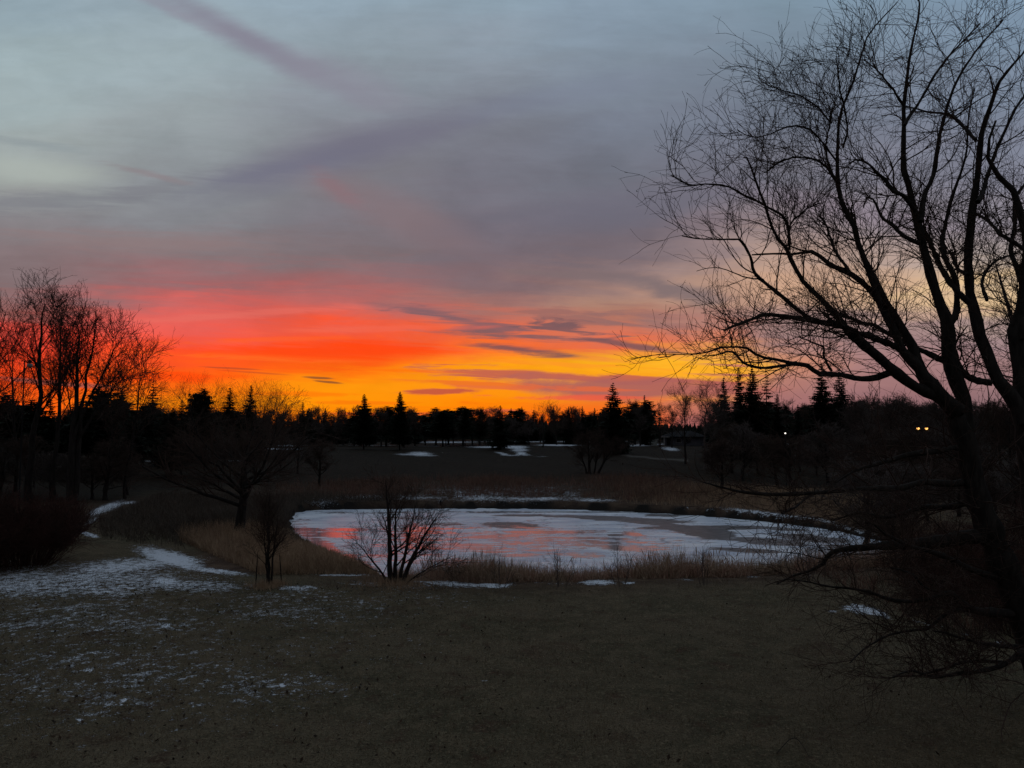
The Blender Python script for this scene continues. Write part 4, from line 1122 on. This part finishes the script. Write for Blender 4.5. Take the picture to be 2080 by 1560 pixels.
# the far wood behind the nearer trees, seen as one mass
rg = np.random.default_rng(19)
tv = []
for k in range(2600):
    an = rg.uniform(-.72, .72); dist = rg.uniform(300, 360); x = math.tan(an) * dist; z0 = 3.4
    h = rg.uniform(5.5, 8.5) + 1.0 * math.sin(an * 23); w = rg.uniform(1.2, 3.0); ph = rg.random() * 3.14
    cs, sn_ = math.cos(ph) * w, math.sin(ph) * w
    for (zz, hh_, ww) in ((0.5, h * .6, 1.3), (h * .3, h * .7, .9)):
        tv.append(((x - cs * ww, dist - sn_ * ww, z0 + zz), (x + cs * ww, dist + sn_ * ww, z0 + zz), (x + rg.normal() * .2, dist, z0 + zz + hh_)))
        tv.append(((x + sn_ * ww, dist - cs * ww, z0 + zz), (x - sn_ * ww, dist + cs * ww, z0 + zz), (x + rg.normal() * .2, dist, z0 + zz + hh_)))
tv = np.array(tv).reshape(-1, 3)
tag(mesh_obj('far_woods', tv, np.arange(len(tv)).reshape(-1, 3), M_NEEDLE, smooth=False), kind='stuff')

willow()


# ============================================================ small built things
def boxes(lst):
    V_, F_ = [], []
    for (x0, y0, z0, x1, y1, z1) in lst:
        k = len(V_)
        V_ += [(x0,y0,z0),(x1,y0,z0),(x1,y1,z0),(x0,y1,z0),(x0,y0,z1),(x1,y0,z1),(x1,y1,z1),(x0,y1,z1)]
        F_ += [[k+0,k+3,k+2,k+1],[k+4,k+5,k+6,k+7],[k+0,k+1,k+5,k+4],[k+1,k+2,k+6,k+5],[k+2,k+3,k+7,k+6],[k+3,k+0,k+4,k+7]]
    return np.array(V_, float), np.array(F_)


def lathe(profile, seg=14, centre=(0, 0)):
    V_, F_ = [], []
    for (rad, z) in profile:
        for k in range(seg):
            a = k / seg * 6.28318; V_.append((centre[0] + rad * math.cos(a), centre[1] + rad * math.sin(a), z))
    for i in range(len(profile) - 1):
        for k in range(seg):
            F_.append((i * seg + k, i * seg + (k + 1) % seg, (i + 1) * seg + (k + 1) % seg, (i + 1) * seg + k))
    return np.array(V_, float), np.array(F_)


# stakes of the young tree
for px, py, top, lx, lab in [(519, 1192, 1125, .06, 'thin dark stake left of the young tree'), (573, 1188, 1122, -.14, 'thin leaning stake right of the young tree')]:
    g = on_ground(px, py); h = z_of(top, g[1]) - g[2]
    z = np.linspace(0, 1, 6); pts = np.stack([lx * z, 0 * z, -.2 + (h + .2) * z], 1)[None]
    v, f = tubes([(pts, np.array([[.024, .023, .023, .022, .021, .003]]), 6)])
    tag(mesh_obj('tree_stake', v, f, M_STEEL, loc=g), lab, 'stake', 'stakes of the young tree')

# marker post at the far edge of the ice
g = at_z(895, 1032, POND_Z); v, f = lathe([(.0, -.3), (.10, -.3), (.10, .75), (.085, .80), (.0, .82)], 10)
tag(mesh_obj('marker_post', v, f, M_STEEL, loc=g), 'short dark post at the far edge of the ice in a gap of the bank', 'post')

# fallen twig on the lawn
tw = [on_ground(a, b) + np.array([0, 0, h]) for a, b, h in [(1578, 1533, .02), (1592, 1524, .08), (1604, 1519, .16), (1618, 1518, .17), (1632, 1528, .10), (1643, 1540, .02)]]
g = tw[0].copy()
main_ = resample(np.concatenate([np.array(tw) - g, np.linspace(.009, .005, 6)[:, None]], 1), 16)
side = resample(np.concatenate([np.array([main_[8, :3], main_[8, :3] + [.02, .05, .06], main_[8, :3] + [.03, .1, .14]]), np.array([[.005], [.004], [.003]])], 1), 16)
v, f = tubes([(main_[None, :, :3], main_[None, :, 3], 6), (side[None, :, :3], side[None, :, 3], 5)])
tag(mesh_obj('fallen_twig', v, f, M_DARKBARK, loc=g), 'curved dark twig lying on the lawn near the bottom edge', 'twig')

# unlit lamp among the left trees
g = at_dist(44, 62); zt = z_of(733, 62) - g[2]
root = empty('street_lamp', g, 0, label='unlit lamp post with a hanging lantern among the bare trees at left', cat='street lamp')
v, f = lathe([(.0, 0), (.14, 0), (.14, .25), (.075, .35), (.055, zt * .6), (.045, zt), (.0, zt + .03)], 12); mesh_obj('pole', v, f, M_STEEL, root)
arm = resample(np.array([[0, 0, zt - .10, .03], [.12, 0, zt - .02, .028], [.28, 0, zt - .0, .026], [.42, 0, zt - .06, .024]]), 12)
v, f = tubes([(arm[None, :, :3], arm[None, :, 3], 8)]); mesh_obj('arm', v, f, M_STEEL, root)
v, f = lathe([(.0, zt + .12), (.05, zt + .11), (.09, zt + .02), (.17, zt - .08), (.22, zt - .16), (.0, zt - .17)], 16, (.44, 0)); mesh_obj('lamp_shade', v, f, M_STEEL, root)
v, f = lathe([(.0, zt - .22), (.19, zt - .23), (.22, zt - .34), (.19, zt - .47), (.10, zt - .55), (.0, zt - .56)], 16, (.44, 0)); mesh_obj('globe', v, f, M_GLASSY, root)
v, f = lathe([(.05, zt - .16), (.05, zt - .23)], 8, (.44, 0)); mesh_obj('stem', v, f, M_STEEL, root)

# hut with a hipped roof, and the pale shed beside it
g = on_ground(1384, 905); s = g[1] / F
wd, dp, hw_ = 78 * s, 6.0, 17 * s
g = g + np.array([0, 3.0, 0]); g[2] = gh(g[0], g[1]) - .1
hut = empty('park_hut', g, math.radians(-8), label='low grey hut with a dark hipped roof under the bare trees', cat='hut')
x0, x1 = -wd * .38, wd * .62
v, f = boxes([(x0, -dp / 2, 0, x1, dp / 2, hw_)]); mesh_obj('wall', v, f, M_SIDING, hut, False)
e = .9; rz_ = hw_ + 13 * s
rv = np.array([(x0 - e, -dp/2 - e, hw_), (x1 + e, -dp/2 - e, hw_), (x1 + e, dp/2 + e, hw_), (x0 - e, dp/2 + e, hw_),
               (x0 - e, -dp/2 - e, hw_ + .2), (x1 + e, -dp/2 - e, hw_ + .2), (x1 + e, dp/2 + e, hw_ + .2), (x0 - e, dp/2 + e, hw_ + .2),
               (x0 + 3.0, 0, rz_), (x1 - 3.0, 0, rz_)])
rf = [(0,3,2,1),(0,1,5,4),(1,2,6,5),(2,3,7,6),(3,0,4,7),(4,5,9,8),(6,7,8,9)]
me = bpy.data.meshes.new('roof'); me.from_pydata([tuple(q) for q in rv], [], rf + [(5,6,9),(7,4,8)]); me.materials.append(M_ROOF)
ro = bpy.data.objects.new('roof', me); col.objects.link(ro); ro.parent = hut
v, f = boxes([(x0 - e - .02, -dp/2 - e - .05, hw_ - .02, x0 + 1.2, -dp/2 - e - .004, hw_ + .22)]); mesh_obj('fascia', v, f, M_TRIM, hut, False)
v, f = boxes([(x0 - .35, -dp/2 - .65, 0, x0 + .02, -dp/2 - .35, hw_ - .002)]); mesh_obj('porch_post', v, f, M_TRIM, hut, False)
v, f = boxes([(x0 + .5, -dp/2 - .05, .05, x0 + 1.5, -dp/2 - .003, hw_ - .25)]); d_ = mesh_obj('door', v, f, M_ROOF, hut, False)
v, f = lathe([(0, 0), (.05, .0), (.05, .05), (0, .06)], 8); hd = mesh_obj('handle', v, f, M_TRIM, d_, loc=(x0 + 1.38, -dp/2 - .09, 1.0))
for k in range(2):
    xx = x0 + 3.0 + k * 2.4
    v, f = boxes([(xx - .08, -dp/2 - .06, .75, xx + 1.28, -dp/2 - .003, hw_ - .35)]); wn = mesh_obj('window', v, f, M_TRIM if k == 0 else M_SIDING, hut, False)
    v, f = boxes([(xx, -dp/2 - .075, .85, xx + 1.2, -dp/2 - .061, hw_ - .45)]); mesh_obj('pane', v, f, M_PANE, wn, False)

g = on_ground(1328, 905); s = g[1] / F
root = empty('utility_shed', g, math.radians(6), label='small pale box shed standing left of the grey hut', cat='shed')
v, f = boxes([(-8 * s, 0, -.2, 7.5 * s, 1.6, 12 * s)]); mesh_obj('wall', v, f, M_BOX, root, False)
v, f = boxes([(-8.6 * s, -.12, 12 * s + .003, 9.6 * s, 1.75, 13.4 * s)]); mesh_obj('roof', v, f, M_BOX, root, False)
v, f = boxes([(-4 * s, -.03, 0, 2 * s, -.003, 10.5 * s)]); mesh_obj('door', v, f, M_BOX, root, False)


def lamp(px, py, dist, rad, mat, label, spread=None):
    g = at_dist(px, dist); h = z_of(py, dist) - g[2]
    root = empty('street_lamp', g, 0, label=label, cat='street lamp')
    v, f = lathe([(0, -.1), (.11, -.1), (.11, .2), (.05, .3), (.045, h - rad), (0, h - rad + .01)], 10); mesh_obj('pole', v, f, M_STEEL, root)
    offs = [0.0] if spread is None else [-spread / 2, spread / 2]
    if spread is not None:
        v, f = boxes([(-spread / 2 - .05, -.05, h - rad - .12, spread / 2 + .05, .05, h - rad - .02)]); mesh_obj('crossarm', v, f, M_STEEL, root, False)
    for k, ox in enumerate(offs):
        prof = [(rad * math.sin(t), -rad * math.cos(t)) for t in np.linspace(0.001, math.pi - .001, 9)]
        v, f = lathe(prof, 14); mesh_obj('lit_globe', v, f, mat, root, loc=(ox, -.02, h))
        v, f = lathe([(0, rad + .06), (rad * .7, rad + .03), (rad * 1.15, rad * .75), (rad * 1.05, rad * .72), (0, rad + .02)], 14); mesh_obj('lamp_shade', v, f, M_STEEL, root, loc=(ox, -.02, h))
    return root


lamp(1595, 880, 86, .085, M_WHITE, 'single small white lamp shining among the grey bushes')
lamp(1873.5, 870, 78, .14, M_WARM, 'lamp post with two glowing yellow lamps behind the willow', 17 * 78 / F)
